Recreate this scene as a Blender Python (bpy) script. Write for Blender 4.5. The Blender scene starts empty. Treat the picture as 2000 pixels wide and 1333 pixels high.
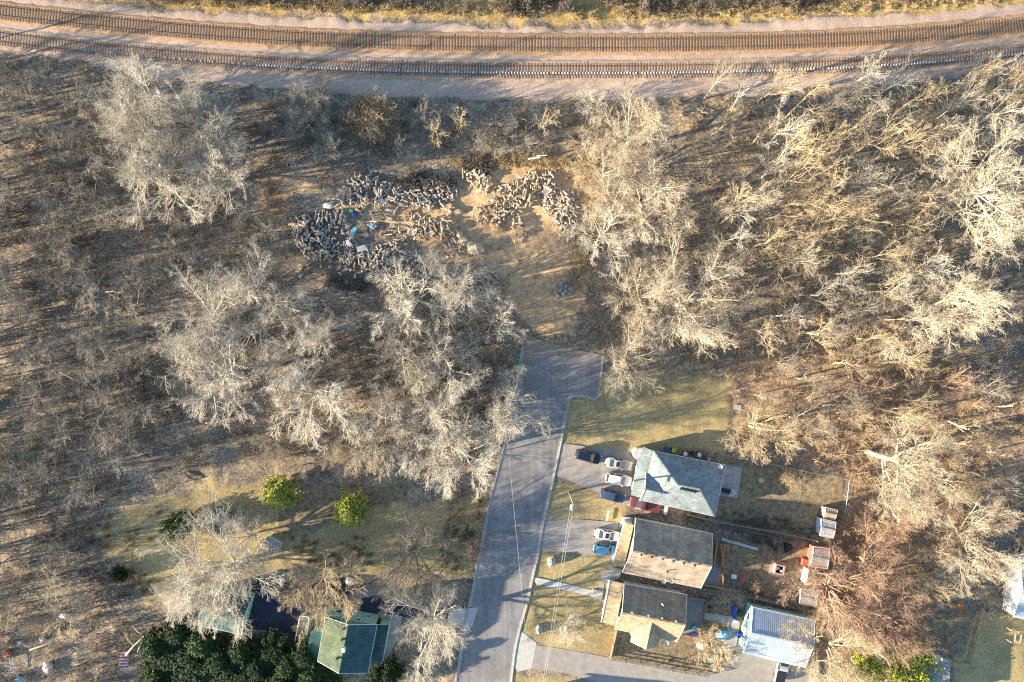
import bpy, math, random
import numpy as np
from mathutils import Vector, Matrix
random.seed(7)
C = bpy.context.scene.collection
sc = bpy.context.scene
CAMH = 120.0
S = 0.09
# ------------------------------------------------------------------ camera, sky, sun
cam_d = bpy.data.cameras.new('camera'); cam = bpy.data.objects.new('camera', cam_d); C.objects.link(cam)
cam_d.sensor_width = 36; cam_d.lens = 24; cam_d.clip_end = 6000; cam_d.clip_start = 1
cam.location = (0, 0, CAMH); cam.rotation_euler = (0, 0, 0)
sc.camera = cam
AZ, EL = math.radians(13.0), math.radians(13.0)
w = bpy.data.worlds.new('World'); sc.world = w; w.use_nodes = True
wn = w.node_tree.nodes; wl = w.node_tree.links
sky = wn.new('ShaderNodeTexSky'); sky.sky_type = 'NISHITA'; sky.sun_disc = False
sky.sun_elevation = EL; sky.ozone_density = 2.2; sky.dust_density = 0.3; sky.air_density = 1.0
sky.sun_rotation = math.atan2(-math.cos(AZ), -math.sin(AZ)) % (2*math.pi)
wl.new(sky.outputs[0], wn['Background'].inputs[0]); wn['Background'].inputs[1].default_value = 0.093
sun_d = bpy.data.lights.new('sun', 'SUN'); sun_d.energy = 5.0; sun_d.angle = math.radians(0.5)
sun_d.color = (1.0, 0.84, 0.62)
sun = bpy.data.objects.new('sun', sun_d); C.objects.link(sun)
sun.rotation_euler = Vector((math.cos(AZ)*math.cos(EL), math.sin(AZ)*math.cos(EL), -math.sin(EL))).to_track_quat('-Z', 'Y').to_euler()
sc.view_settings.view_transform = 'Standard'; sc.view_settings.look = 'None'
sc.view_settings.gamma = 1; sc.view_settings.exposure = 1.92
sc.cycles.use_denoising = False; sc.cycles.filter_width = 1.15
sc.cycles.max_bounces = 4; sc.cycles.diffuse_bounces = 2

# ------------------------------------------------------------------ helpers
def G(px, py, h=0.0):
    "photograph pixel of a point that is h metres up -> metres on site"
    f = 1 - h/CAMH
    return Vector(((px-1000)*S*f, (666.5-py)*S*f, h))

def tag(o, label=None, cat=None, group=None, kind=None):
    if label: o['label'] = label
    if cat: o['category'] = cat
    if group: o['group'] = group
    if kind: o['kind'] = kind
    return o

def empty(name, loc=(0,0,0), rz=0.0, label=None, cat=None, group=None):
    o = bpy.data.objects.new(name, None); C.objects.link(o)
    o.location = loc; o.rotation_euler = (0, 0, rz); o.empty_display_size = 0.3
    return tag(o, label, cat, group)

def link(name, me, mats=None, parent=None):
    o = bpy.data.objects.new(name, me); C.objects.link(o)
    if mats is not None and len(me.materials) == 0:
        for m in (mats if isinstance(mats, (list, tuple)) else [mats]): me.materials.append(m)
    if parent is not None: o.parent = parent
    return o

def mesh_np(name, V, F, mi=None, smooth=False):
    V = np.asarray(V, np.float32); F = np.asarray(F, np.int32)
    k = F.shape[1]
    me = bpy.data.meshes.new(name)
    me.vertices.add(len(V)); me.vertices.foreach_set('co', V.ravel())
    me.loops.add(F.size); me.loops.foreach_set('vertex_index', F.ravel())
    me.polygons.add(len(F)); me.polygons.foreach_set('loop_start', np.arange(0, F.size, k, dtype=np.int32))
    if mi is not None: me.polygons.foreach_set('material_index', np.asarray(mi, np.int32))
    me.update(calc_edges=True)
    if smooth: me.polygons.foreach_set('use_smooth', np.ones(len(F), bool))
    return me

class MB:
    def __init__(s): s.v = []; s.f = []; s.m = []
    def poly(s, pts, m=0):
        n = len(s.v); s.v += [tuple(p) for p in pts]; s.f.append(tuple(range(n, n+len(pts)))); s.m.append(m)
    def prism(s, pts, z0, z1, m=0, mt=None):
        "vertical prism over xy points"
        pts = [(p[0], p[1]) for p in pts]
        a = sum(pts[i][0]*pts[(i+1)%len(pts)][1]-pts[(i+1)%len(pts)][0]*pts[i][1] for i in range(len(pts)))
        if a < 0: pts = pts[::-1]
        n = len(pts); b = len(s.v)
        s.v += [(x, y, z0) for x, y in pts] + [(x, y, z1) for x, y in pts]
        for i in range(n):
            j = (i+1) % n; s.f.append((b+i, b+j, b+n+j, b+n+i)); s.m.append(m)
        s.f.append(tuple(b+n+i for i in range(n))); s.m.append(m if mt is None else mt)
        s.f.append(tuple(b+i for i in reversed(range(n)))); s.m.append(m)
        return s
    def slab(s, pts, t=0.12, m=0):
        "thick sheet under a planar polygon"
        P = [Vector(p) for p in pts]
        nrm = Vector((0,0,0))
        for i in range(len(P)): nrm += P[i].cross(P[(i+1)%len(P)])
        if nrm.z < 0: P = P[::-1]
        b = len(s.v); n = len(P)
        s.v += [tuple(p) for p in P] + [(p.x, p.y, p.z-t) for p in P]
        s.f.append(tuple(range(b, b+n))); s.m.append(m)
        s.f.append(tuple(b+n+i for i in reversed(range(n)))); s.m.append(m)
        for i in range(n):
            j = (i+1)%n; s.f.append((b+i, b+n+i, b+n+j, b+j)); s.m.append(m)
        return s
    def box(s, c, d, rz=0, m=0):
        x, y, z = c; a, b_, h = d[0]/2, d[1]/2, d[2]
        cs, sn = math.cos(rz), math.sin(rz)
        pts = [(x+u*cs-v*sn, y+u*sn+v*cs) for u, v in ((-a,-b_),(a,-b_),(a,b_),(-a,b_))]
        return s.prism(pts, z, z+h, m)
    def bar(s, p, q, wd, ht, m=0):
        p = Vector(p); q = Vector(q); d = q-p
        if d.length < 1e-6: return s
        d.normalize(); side = Vector((-d.y, d.x, 0))
        if side.length < 1e-3: side = Vector((1,0,0))
        side.normalize(); up = d.cross(side); 
        if up.z < 0: up = -up
        b = len(s.v)
        for e in (p, q):
            for a, c in ((-1,-1),(1,-1),(1,1),(-1,1)):
                s.v.append(tuple(e+side*(a*wd/2)+up*(c*ht/2)))
        for i in range(4):
            j = (i+1)%4; s.f.append((b+i,b+j,b+4+j,b+4+i)); s.m.append(m)
        s.f.append((b+3,b+2,b+1,b)); s.m.append(m); s.f.append((b+4,b+5,b+6,b+7)); s.m.append(m)
        return s
    def tube(s, pts, r, k=8, m=0, cap=True):
        pts = [Vector(p) for p in pts]
        if not isinstance(r, (list, tuple)): r = [r]*len(pts)
        b = len(s.v)
        for i, p in enumerate(pts):
            d = (pts[min(i+1, len(pts)-1)]-pts[max(i-1, 0)]).normalized()
            u = d.orthogonal().normalized() if i == 0 else (u - d*u.dot(d)).normalized()
            v = d.cross(u)
            for j in range(k):
                a = 2*math.pi*j/k
                s.v.append(tuple(p+(u*math.cos(a)+v*math.sin(a))*r[i]))
        for i in range(len(pts)-1):
            for j in range(k):
                jj = (j+1)%k
                s.f.append((b+i*k+j, b+i*k+jj, b+(i+1)*k+jj, b+(i+1)*k+j)); s.m.append(m)
        if cap:
            s.f.append(tuple(b+j for j in reversed(range(k)))); s.m.append(m)
            e = b+(len(pts)-1)*k
            s.f.append(tuple(e+j for j in range(k))); s.m.append(m)
        return s
    def rough(s, c, r, rng, m=0, n=9, rings=5, jit=0.18):
        "lumpy closed stone-like body"
        b = len(s.v); cx, cy, cz = c; rx, ry, rz = r
        s.v.append((cx, cy, cz-rz))
        for i in range(1, rings):
            t = math.pi*i/rings
            for j in range(n):
                a = 2*math.pi*j/n; q = 1+rng.uniform(-jit, jit)
                s.v.append((cx+rx*q*math.sin(t)*math.cos(a), cy+ry*q*math.sin(t)*math.sin(a), cz-rz*math.cos(t)*q))
        s.v.append((cx, cy, cz+rz)); top = len(s.v)-1
        for j in range(n):
            jj = (j+1)%n
            s.f.append((b, b+1+jj, b+1+j)); s.m.append(m)
            s.f.append((top, b+1+(rings-2)*n+j, b+1+(rings-2)*n+jj)); s.m.append(m)
            for i in range(rings-2):
                s.f.append((b+1+i*n+j, b+1+i*n+jj, b+1+(i+1)*n+jj, b+1+(i+1)*n+j)); s.m.append(m)
        return s
    def build(s, name, mats, parent=None, smooth=False):
        me = bpy.data.meshes.new(name); me.from_pydata(s.v, [], s.f)
        for m in (mats if isinstance(mats, (list, tuple)) else [mats]): me.materials.append(m)
        me.polygons.foreach_set('material_index', s.m)
        if smooth: me.polygons.foreach_set('use_smooth', [True]*len(s.f))
        me.update(); me.validate()
        o = bpy.data.objects.new(name, me); C.objects.link(o)
        if parent is not None:
            o.parent = parent
            # parts are modelled in site coordinates; parents are unrotated empties at their base
            if parent.get('_site'): o.location = -Vector(parent['_site'])
        return o

def site(name, loc, label, cat, group=None):
    o = empty(name, loc, 0, label, cat, group); o['_site'] = list(loc); return o

def sub(part, mb, name, mats, smooth=False):
    "sub-part modelled in the same coordinates as its part"
    o = mb.build(name, mats, None, smooth); o.parent = part; return o

# ------------------------------------------------------------------ materials
def mat(name, col, rough=0.85, var=0.25, scale=2.0, col2=None, metal=0.0, bump=0.0, objvar=0.0, detail=6, spec=0.3, scale2=None):
    m = bpy.data.materials.new(name); m.use_nodes = True
    nt = m.node_tree; N = nt.nodes; L = nt.links; P = N['Principled BSDF']
    P.inputs['Roughness'].default_value = rough; P.inputs['Metallic'].default_value = metal
    P.inputs['Specular IOR Level'].default_value = spec
    tc = N.new('ShaderNodeNewGeometry')
    no = N.new('ShaderNodeTexNoise'); no.inputs['Scale'].default_value = scale; no.inputs['Detail'].default_value = detail
    no.inputs['Roughness'].default_value = 0.65
    L.new(tc.outputs['Position'], no.inputs['Vector'])
    cr = N.new('ShaderNodeValToRGB'); L.new(no.outputs['Fac'], cr.inputs['Fac'])
    c2 = col2 if col2 else tuple(c*(1-var) for c in col)
    c1 = col if col2 else tuple(min(1, c*(1+var)) for c in col)
    cr.color_ramp.elements[0].position = 0.33; cr.color_ramp.elements[0].color = (*c2, 1)
    cr.color_ramp.elements[1].position = 0.67; cr.color_ramp.elements[1].color = (*c1, 1)
    out = cr.outputs['Color']
    if objvar:
        oi = N.new('ShaderNodeObjectInfo'); hs = N.new('ShaderNodeHueSaturation')
        mr = N.new('ShaderNodeMapRange'); mr.inputs['To Min'].default_value = 1-objvar; mr.inputs['To Max'].default_value = 1+objvar
        L.new(oi.outputs['Random'], mr.inputs['Value']); L.new(mr.outputs[0], hs.inputs['Value'])
        L.new(out, hs.inputs['Color']); out = hs.outputs['Color']
    L.new(out, P.inputs['Base Color'])
    if bump:
        bn = N.new('ShaderNodeBump'); bn.inputs['Strength'].default_value = bump; bn.inputs['Distance'].default_value = 0.05
        n2 = N.new('ShaderNodeTexNoise'); n2.inputs['Scale'].default_value = scale2 or scale*4; n2.inputs['Detail'].default_value = 5
        L.new(tc.outputs['Position'], n2.inputs['Vector'])
        L.new(n2.outputs['Fac'], bn.inputs['Height']); L.new(bn.outputs[0], P.inputs['Normal'])
    return m

def shingle(name, col, ang=-12.0, streak=0.25, row=0.16, rough=0.9):
    m = bpy.data.materials.new(name); m.use_nodes = True
    nt = m.node_tree; N = nt.nodes; L = nt.links; P = N['Principled BSDF']; P.inputs['Roughness'].default_value = rough
    P.inputs['Specular IOR Level'].default_value = 0.2
    ge = N.new('ShaderNodeNewGeometry'); mp = N.new('ShaderNodeMapping'); mp.vector_type = 'POINT'
    mp.inputs['Rotation'].default_value[2] = math.radians(-ang)
    L.new(ge.outputs['Position'], mp.inputs['Vector'])
    br = N.new('ShaderNodeTexBrick'); br.inputs['Scale'].default_value = 1.0
    br.inputs['Brick Width'].default_value = 0.5; br.inputs['Row Height'].default_value = row*1.6
    br.inputs['Mortar Size'].default_value = 0.012; br.inputs['Bias'].default_value = 0.0
    br.inputs['Color1'].default_value = (*[c*1.18 for c in col], 1); br.inputs['Color2'].default_value = (*[c*0.82 for c in col], 1)
    br.inputs['Mortar'].default_value = (*[c*0.5 for c in col], 1)
    L.new(mp.outputs[0], br.inputs['Vector'])
    m2 = N.new('ShaderNodeMapping'); m2.inputs['Scale'].default_value = (1.1, 0.12, 0.12)
    L.new(mp.outputs[0], m2.inputs['Vector'])
    no = N.new('ShaderNodeTexNoise'); no.inputs['Scale'].default_value = 1.0; no.inputs['Detail'].default_value = 5
    L.new(m2.outputs[0], no.inputs['Vector'])
    mr = N.new('ShaderNodeMapRange'); mr.inputs['From Min'].default_value = .3; mr.inputs['From Max'].default_value = .7
    mr.inputs['To Min'].default_value = 1-streak; mr.inputs['To Max'].default_value = 1+streak
    L.new(no.outputs['Fac'], mr.inputs['Value'])
    hs = N.new('ShaderNodeHueSaturation'); L.new(br.outputs['Color'], hs.inputs['Color']); L.new(mr.outputs[0], hs.inputs['Value'])
    n3 = N.new('ShaderNodeTexNoise'); n3.inputs['Scale'].default_value = 0.6; n3.inputs['Detail'].default_value = 8
    L.new(ge.outputs['Position'], n3.inputs['Vector'])
    m3 = N.new('ShaderNodeMapRange'); m3.inputs['From Min'].default_value = .3; m3.inputs['From Max'].default_value = .7
    m3.inputs['To Min'].default_value = .8; m3.inputs['To Max'].default_value = 1.2
    L.new(n3.outputs['Fac'], m3.inputs['Value'])
    h2 = N.new('ShaderNodeHueSaturation'); L.new(hs.outputs[0], h2.inputs['Color']); L.new(m3.outputs[0], h2.inputs['Value'])
    L.new(h2.outputs[0], P.inputs['Base Color'])
    return m

def seam_metal(name, col, ang=-12.0, pitch=0.3):
    m = mat(name, col, rough=0.38, var=0.12, scale=0.8, metal=0.0, spec=0.5)
    N = m.node_tree.nodes; L = m.node_tree.links; P = N['Principled BSDF']
    ge = N.new('ShaderNodeNewGeometry'); mp = N.new('ShaderNodeMapping')
    mp.inputs['Rotation'].default_value[2] = math.radians(-ang)
    L.new(ge.outputs['Position'], mp.inputs['Vector'])
    wv = N.new('ShaderNodeTexWave'); wv.bands_direction = 'X'; wv.inputs['Scale'].default_value = 1/pitch/3.14
    L.new(mp.outputs[0], wv.inputs['Vector'])
    bn = N.new('ShaderNodeBump'); bn.inputs['Strength'].default_value = 0.28; bn.inputs['Distance'].default_value = 0.03
    L.new(wv.outputs['Fac'], bn.inputs['Height']); L.new(bn.outputs[0], P.inputs['Normal'])
    return m

M = {}
def mk(k, *a, **kw): M[k] = mat(k, *a, **kw)
mk('bark_pale', (0.57,0.52,0.43), var=0.22, scale=1.5, objvar=0.16, spec=.1)
mk('bark_cream', (0.55,0.47,0.35), var=0.18, scale=1.5, objvar=0.12, spec=.1)
mk('bark_grey', (0.29,0.26,0.215), var=0.25, scale=1.5, objvar=0.25, spec=.1)
mk('bark_tan', (0.50,0.40,0.26), var=0.25, scale=1.5, objvar=0.2, spec=.1)
mk('bark_red', (0.46,0.31,0.22), var=0.25, scale=1.5, objvar=0.2, spec=.1)
mk('bark_dark', (0.16,0.145,0.125), var=0.3, scale=1.5, objvar=0.25, spec=.1)
mk('log_grey', (0.34,0.30,0.255), var=0.35, scale=3, objvar=0.4)
mk('log_tan', (0.45,0.35,0.24), var=0.3, scale=3, objvar=0.35)
mk('log_dark', (0.29,0.26,0.225), var=0.35, scale=3, objvar=0.4)
mk('log_end', (0.62,0.48,0.30), var=0.25, scale=8, objvar=0.25)
mk('concrete', (0.40,0.38,0.35), var=0.15, scale=1.2, bump=.2)
mk('concrete_pale', (0.52,0.50,0.45), var=0.12, scale=1.2, bump=.2)
mk('white_paint', (0.80,0.79,0.76), rough=.6, var=0.04)
mk('cream_siding', (0.62,0.56,0.44), rough=.7, var=0.06)
mk('teal_siding', (0.30,0.50,0.46), rough=.7, var=0.06)
mk('mint_siding', (0.34,0.58,0.46), rough=.7, var=0.05)
mk('pale_siding', (0.48,0.56,0.54), rough=.7, var=0.06)
mk('glass', (0.03,0.04,0.05), rough=.12, var=0.1, spec=.6)
mk('wood_deck', (0.52,0.26,0.10), var=0.25, scale=4)
mk('wood_grey', (0.30,0.27,0.23), var=0.3, scale=4)
mk('wood_brown', (0.33,0.20,0.12), var=0.3, scale=4)
mk('deck_board', (0.26,0.25,0.24), var=0.2, scale=5)
mk('steel', (0.42,0.42,0.42), rough=.4, metal=.6, var=.1)
mk('rail_steel', (0.23,0.19,0.16), rough=.45, metal=.3, var=.2)
mk('tie_wood', (0.24,0.155,0.095), var=0.4, scale=3, objvar=.35)
mk('snow', (0.52,0.51,0.50), var=0.08, scale=3)
mk('rubber', (0.02,0.02,0.02), rough=.8, var=.2)
mk('chrome', (0.5,0.5,0.5), rough=.25, metal=.9, var=.05)
mk('lamp_glass', (0.8,0.8,0.75), rough=.2, var=.05)
mk('tail_red', (0.35,0.02,0.02), rough=.3, var=.1)
mk('blue_plastic', (0.03,0.08,0.42), rough=.45, var=.15)
mk('light_blue', (0.22,0.44,0.55), rough=.5, var=.15)
mk('teal_plastic', (0.02,0.32,0.26), rough=.5, var=.1)
mk('green_plastic', (0.03,0.30,0.16), rough=.5, var=.1)
mk('orange_plastic', (0.80,0.20,0.03), rough=.5, var=.1)
mk('red_paint', (0.50,0.09,0.06), rough=.6, var=.15)
mk('brick_red', (0.40,0.13,0.09), rough=.8, var=.2)
mk('yellow_plastic', (0.62,0.52,0.05), rough=.5, var=.1)
mk('black_plastic', (0.03,0.03,0.035), rough=.5, var=.2)
mk('stone', (0.42,0.38,0.33), var=.25, scale=2, bump=.4)
mk('stone_warm', (0.55,0.45,0.30), var=.25, scale=2, bump=.4)
mk('tarp_grey', (0.50,0.52,0.52), var=.12, scale=1, rough=.6)
M['asphalt_dark_shaded'] = mat('asphalt_dark_shaded', (0.035,0.045,0.07), var=.2, scale=1.5, bump=.2)  # dark asphalt, with the bluish shadow lying on it put into the colour
M['green_roof'] = shingle('green_roof', (0.105,0.14,0.09), ang=0, streak=.1)
M['teal_roof'] = shingle('teal_roof', (0.05,0.11,0.11), ang=0, streak=.1)
M['blue_roof'] = shingle('blue_roof', (0.25,0.295,0.30), ang=-12, streak=.08)
M['dark_roof'] = shingle('dark_roof', (0.36,0.29,0.215), ang=-11, streak=.16)
M['brown_roof'] = shingle('brown_roof', (0.33,0.25,0.175), ang=-11, streak=.2)
M['shed_roof'] = shingle('shed_roof', (0.34,0.33,0.32), ang=-12, streak=.1)
M['tan_roof'] = shingle('tan_roof', (0.46,0.345,0.215), ang=-12, streak=.1)
M['metal_roof'] = seam_metal('metal_roof', (0.36,0.43,0.50), -11, .35)

# ------------------------------------------------------------------ value noise for numpy
def vnoise(x, y, seed, sc_):
    r = np.random.RandomState(seed); T = r.rand(256, 256)
    X = x/sc_; Y = y/sc_; xi = np.floor(X).astype(int); yi = np.floor(Y).astype(int)
    fx = X-xi; fy = Y-yi; fx = fx*fx*(3-2*fx); fy = fy*fy*(3-2*fy)
    g = lambda a, b: T[a % 256, b % 256]
    return (g(xi,yi)*(1-fx)+g(xi+1,yi)*fx)*(1-fy)+(g(xi,yi+1)*(1-fx)+g(xi+1,yi+1)*fx)*fy

def inpoly(X, Y, P):
    ins = np.zeros(X.shape, bool); n = len(P)
    for i in range(n):
        x1, y1 = P[i]; x2, y2 = P[(i+1) % n]
        if y1 == y2: continue
        c = ((y1 > Y) != (y2 > Y)) & (X < (x2-x1)*(Y-y1)/(y2-y1)+x1)
        ins ^= c
    return ins

# ------------------------------------------------------------------ ground
LAWN = [[(1104,775),(1168,780),(1178,742),(1300,722),(1432,742),(1424,885),(1240,882),(1092,868)],
        [(1080,935),(1230,992),(1215,1020),(1062,1018)],
        [(1046,1078),(1208,1090),(1190,1160),(1205,1232),(1190,1284),(1060,1264),(1014,1225),(1036,1130)],
        [(280,985),(380,935),(470,945),(540,935),(560,1040),(620,1050),(700,1010),(800,980),(880,965),(940,965),(955,1000),(925,1130),(780,1110),(700,1135),(560,1100),(540,1120),(340,1190),(270,1150),(235,1110),(200,1060),(160,1040)],
        [(1905,1190),(2010,1215),(2010,1500),(1858,1500),(1862,1290),(1890,1280)],
        [(1000,1315),(1160,1330),(1200,1500),(960,1500)]]
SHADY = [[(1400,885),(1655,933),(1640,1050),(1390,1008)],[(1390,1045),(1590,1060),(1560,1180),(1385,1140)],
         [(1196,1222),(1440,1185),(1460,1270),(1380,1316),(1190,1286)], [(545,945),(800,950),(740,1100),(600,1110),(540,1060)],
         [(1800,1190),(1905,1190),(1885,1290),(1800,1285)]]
DIRT = [[(880,400),(960,325),(1090,312),(1170,330),(1190,420),(1165,500),(1150,560),(1112,665),(1028,652),(1012,600),(900,520),(830,500),(790,440)],
        [(535,352),(620,350),(640,372),(540,385)],[(700,400),(860,400),(900,520),(800,460)]]
RED = [[(1130,935),(1228,992),(1216,1022),(1150,1014),(1110,960)],[(885,955),(948,965),(926,1140),(890,1110)],[(1195,1000),(1240,1010),(1215,1030)],
       [(1420,700),(1560,680),(1800,700),(2000,760),(2000,1000),(1860,1040),(1800,1260),(1600,1300),(1600,1050),(1660,930),(1440,890)],
       [(520,300),(560,330),(560,470),(500,440)]]
GOLD = [[(-400,-30),(200,2),(420,18),(700,30),(1000,40),(1200,42),(1500,38),(1700,30),(1900,18),(2400,-30),(2400,-90),(-400,-90)]]
BALL = [[(-400,-40),(0,-14),(300,20),(600,37),(900,50),(1100,58),(1300,54),(1500,42),(1750,28),(2000,8),(2400,-60),
         (2400,75),(2000,128),(1800,160),(1500,182),(1250,192),(900,193),(700,185),(500,170),(300,150),(150,118),(0,100),(-400,60)]]
SOIL = [[(1400,1005),(1590,1050),(1580,1068),(1400,1035)],[(1400,965),(1560,1000),(1600,1040),(1400,1005)],[(300,865),(375,860),(395,935),(300,920)],
        [(560,410),(660,420),(700,500),(900,540),(870,600),(620,560),(565,500)]]
def axis(a, b, st):
    core = np.arange(a, b+1, st, dtype=float)
    o = [st*2.0**k for k in range(1, 13)]
    lo = a-np.cumsum(o)[::-1]; hi = core[-1]+np.cumsum(o)
    return np.concatenate([lo, core, hi])
ax = axis(-300, 2300, 6); ay = axis(-180, 1540, 6)
PX, PY = np.meshgrid(ax, ay)
wob = 14*(vnoise(PX, PY, 1, 26)-.5)+8*(vnoise(PX, PY, 2, 9)-.5)
wob2 = 14*(vnoise(PX, PY, 3, 26)-.5)+8*(vnoise(PX, PY, 4, 9)-.5)
def zone(polys, k=1.0, blur=1):
    W = np.zeros(PX.shape)
    for p in polys: W = np.maximum(W, inpoly(PX+k*wob, PY+k*wob2, p).astype(float))
    for _ in range(blur):
        W[1:-1,1:-1] = (W[1:-1,1:-1]*2+W[:-2,1:-1]+W[2:,1:-1]+W[1:-1,:-2]+W[1:-1,2:])/6
    return W
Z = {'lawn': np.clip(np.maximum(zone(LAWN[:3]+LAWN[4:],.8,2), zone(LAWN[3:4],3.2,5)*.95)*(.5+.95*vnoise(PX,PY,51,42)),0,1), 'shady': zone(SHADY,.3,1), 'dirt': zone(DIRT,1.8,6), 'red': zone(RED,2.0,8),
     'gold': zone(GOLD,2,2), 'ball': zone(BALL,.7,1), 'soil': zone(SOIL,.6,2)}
flat = np.clip(Z['lawn']+Z['shady']+Z['ball'], 0, 1)
wood_amp = (1-flat)
zz = -0.32*vnoise(PX, PY, 11, 22)*wood_amp - 0.06*vnoise(PX, PY, 12, 9)-0.12*vnoise(PX, PY, 13, 8)*wood_amp
HARD = [[(880,1400),(1000,1400),(1120,770),(1175,780),(1180,690),(1020,650)],[(1080,868),(1240,880),(1240,1000),(1080,935)],
        [(1050,1015),(1240,1015),(1240,1095),(1040,1080)],[(1000,1230),(1600,1280),(1600,1450),(1000,1320)],[(470,1100),(940,1180),(930,1230),(470,1245)]]
zz = zz*(1-zone(HARD,0,2))
zz = np.minimum(zz, 0)
nx, ny = len(ax), len(ay)
V = np.stack([(PX-1000)*S, (666.5-PY)*S, zz], -1).reshape(-1, 3)
I = np.arange(nx*ny).reshape(ny, nx)
F = np.stack([I[:-1,:-1], I[1:,:-1], I[1:,1:], I[:-1,1:]], -1).reshape(-1, 4)
me = mesh_np('ground', V, F, smooth=True)
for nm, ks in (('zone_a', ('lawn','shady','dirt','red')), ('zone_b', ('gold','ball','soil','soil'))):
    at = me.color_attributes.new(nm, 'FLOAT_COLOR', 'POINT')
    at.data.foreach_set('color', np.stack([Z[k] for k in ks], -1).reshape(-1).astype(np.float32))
def ground_mat():
    m = bpy.data.materials.new('ground'); m.use_nodes = True
    nt = m.node_tree; N = nt.nodes; L = nt.links; P = N['Principled BSDF']
    P.inputs['Roughness'].default_value = .95; P.inputs['Specular IOR Level'].default_value = .1
    ge = N.new('ShaderNodeNewGeometry')
    def noise(s, d=6, r=.65, sc3=None):
        n = N.new('ShaderNodeTexNoise'); n.inputs['Scale'].default_value = s; n.inputs['Detail'].default_value = d; n.inputs['Roughness'].default_value = r
        if sc3:
            mp = N.new('ShaderNodeMapping'); mp.inputs['Scale'].default_value = sc3
            L.new(ge.outputs['Position'], mp.inputs['Vector']); L.new(mp.outputs[0], n.inputs['Vector'])
        else: L.new(ge.outputs['Position'], n.inputs['Vector'])
        return n.outputs['Fac']
    def ramp(f, stops):
        r = N.new('ShaderNodeValToRGB'); L.new(f, r.inputs['Fac'])
        e = r.color_ramp.elements
        while len(e) < len(stops): e.new(.5)
        for i, (p, c) in enumerate(stops): e[i].position = p; e[i].color = (*c, 1)
        return r.outputs['Color']
    def mix(f, a, b):
        x = N.new('ShaderNodeMix'); x.data_type = 'RGBA'
        if isinstance(f, float): x.inputs['Factor'].default_value = f
        else: L.new(f, x.inputs['Factor'])
        L.new(a, x.inputs['A']); L.new(b, x.inputs['B']); return x.outputs['Result']
    fine = noise(2.6, 8, .8); mid = noise(.35, 6); big = noise(.07, 4)
    grit = noise(7.0, 4, .8)
    litter = ramp(fine, [(.36,(.085,.065,.045)),(.46,(.26,.20,.135)),(.56,(.48,.375,.25)),(.66,(.68,.55,.39))])
    litter2 = ramp(fine, [(.36,(.07,.058,.045)),(.5,(.215,.175,.13)),(.64,(.45,.375,.28))])
    base = mix(ramp(mid, [(.42,(0,0,0)),(.58,(1,1,1))]), litter, litter2)
    lawn = ramp(fine, [(.32,(.22,.175,.085)),(.5,(.44,.345,.165)),(.68,(.62,.49,.26))])
    lawn2 = ramp(fine, [(.32,(.17,.135,.075)),(.5,(.36,.285,.145)),(.68,(.52,.41,.22))])
    lawn = mix(ramp(mid, [(.40,(0,0,0)),(.6,(1,1,1))]), lawn, lawn2)
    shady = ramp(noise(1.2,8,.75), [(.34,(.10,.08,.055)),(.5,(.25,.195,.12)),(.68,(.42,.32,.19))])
    dirt = ramp(noise(1.0,10,.82), [(.34,(.24,.15,.08)),(.48,(.56,.375,.205)),(.58,(.68,.475,.275)),(.68,(.80,.60,.38))])
    red = ramp(fine, [(.36,(.10,.068,.045)),(.48,(.30,.20,.125)),(.60,(.50,.355,.23)),(.70,(.64,.49,.34))])
    gold = ramp(fine, [(.34,(.16,.10,.04)),(.5,(.45,.32,.13)),(.68,(.66,.50,.24))])
    ball = ramp(grit, [(.30,(.24,.175,.13)),(.5,(.50,.375,.29)),(.70,(.78,.61,.48))])
    soil = ramp(fine, [(.34,(.08,.065,.05)),(.5,(.19,.155,.115)),(.68,(.32,.26,.19))])
    za = N.new('ShaderNodeVertexColor'); za.layer_name = 'zone_a'; zb = N.new('ShaderNodeVertexColor'); zb.layer_name = 'zone_b'
    sa = N.new('ShaderNodeSeparateColor'); L.new(za.outputs['Color'], sa.inputs[0])
    sb = N.new('ShaderNodeSeparateColor'); L.new(zb.outputs['Color'], sb.inputs[0])
    jn = noise(1.0, 6, .7)
    def edge(fac, amt=.9):
        a = N.new('ShaderNodeMath'); a.operation = 'MULTIPLY_ADD'; L.new(jn, a.inputs[0]); a.inputs[1].default_value = amt; a.inputs[2].default_value = -amt/2
        b = N.new('ShaderNodeMath'); b.operation = 'ADD'; L.new(fac, b.inputs[0]); L.new(a.outputs[0], b.inputs[1])
        r = N.new('ShaderNodeMapRange'); r.inputs['From Min'].default_value = .35; r.inputs['From Max'].default_value = .65
        L.new(b.outputs[0], r.inputs['Value']); return r.outputs[0]
    c = base
    c = mix(edge(za.outputs['Alpha'], 1.6), c, red)
    c = mix(edge(sa.outputs[2], 1.4), c, dirt)
    c = mix(edge(sb.outputs[2], 1.2), c, soil)
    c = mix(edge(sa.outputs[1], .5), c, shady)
    c = mix(edge(sa.outputs[0], 1.5), c, lawn)
    c = mix(edge(sb.outputs[0], .9), c, gold)
    c = mix(edge(sb.outputs[1], .8), c, ball)
    bg = N.new('ShaderNodeMapRange'); bg.inputs['From Min'].default_value=.3; bg.inputs['From Max'].default_value=.7
    bg.inputs['To Min'].default_value=.8; bg.inputs['To Max'].default_value=1.2; L.new(big, bg.inputs['Value'])
    hs = N.new('ShaderNodeHueSaturation'); L.new(c, hs.inputs['Color']); L.new(bg.outputs[0], hs.inputs['Value'])
    L.new(hs.outputs[0], P.inputs['Base Color'])
    bn = N.new('ShaderNodeBump'); bn.inputs['Strength'].default_value = .45; bn.inputs['Distance'].default_value = .12
    L.new(fine, bn.inputs['Height']); L.new(bn.outputs[0], P.inputs['Normal'])
    return m
M['ground'] = ground_mat()
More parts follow.
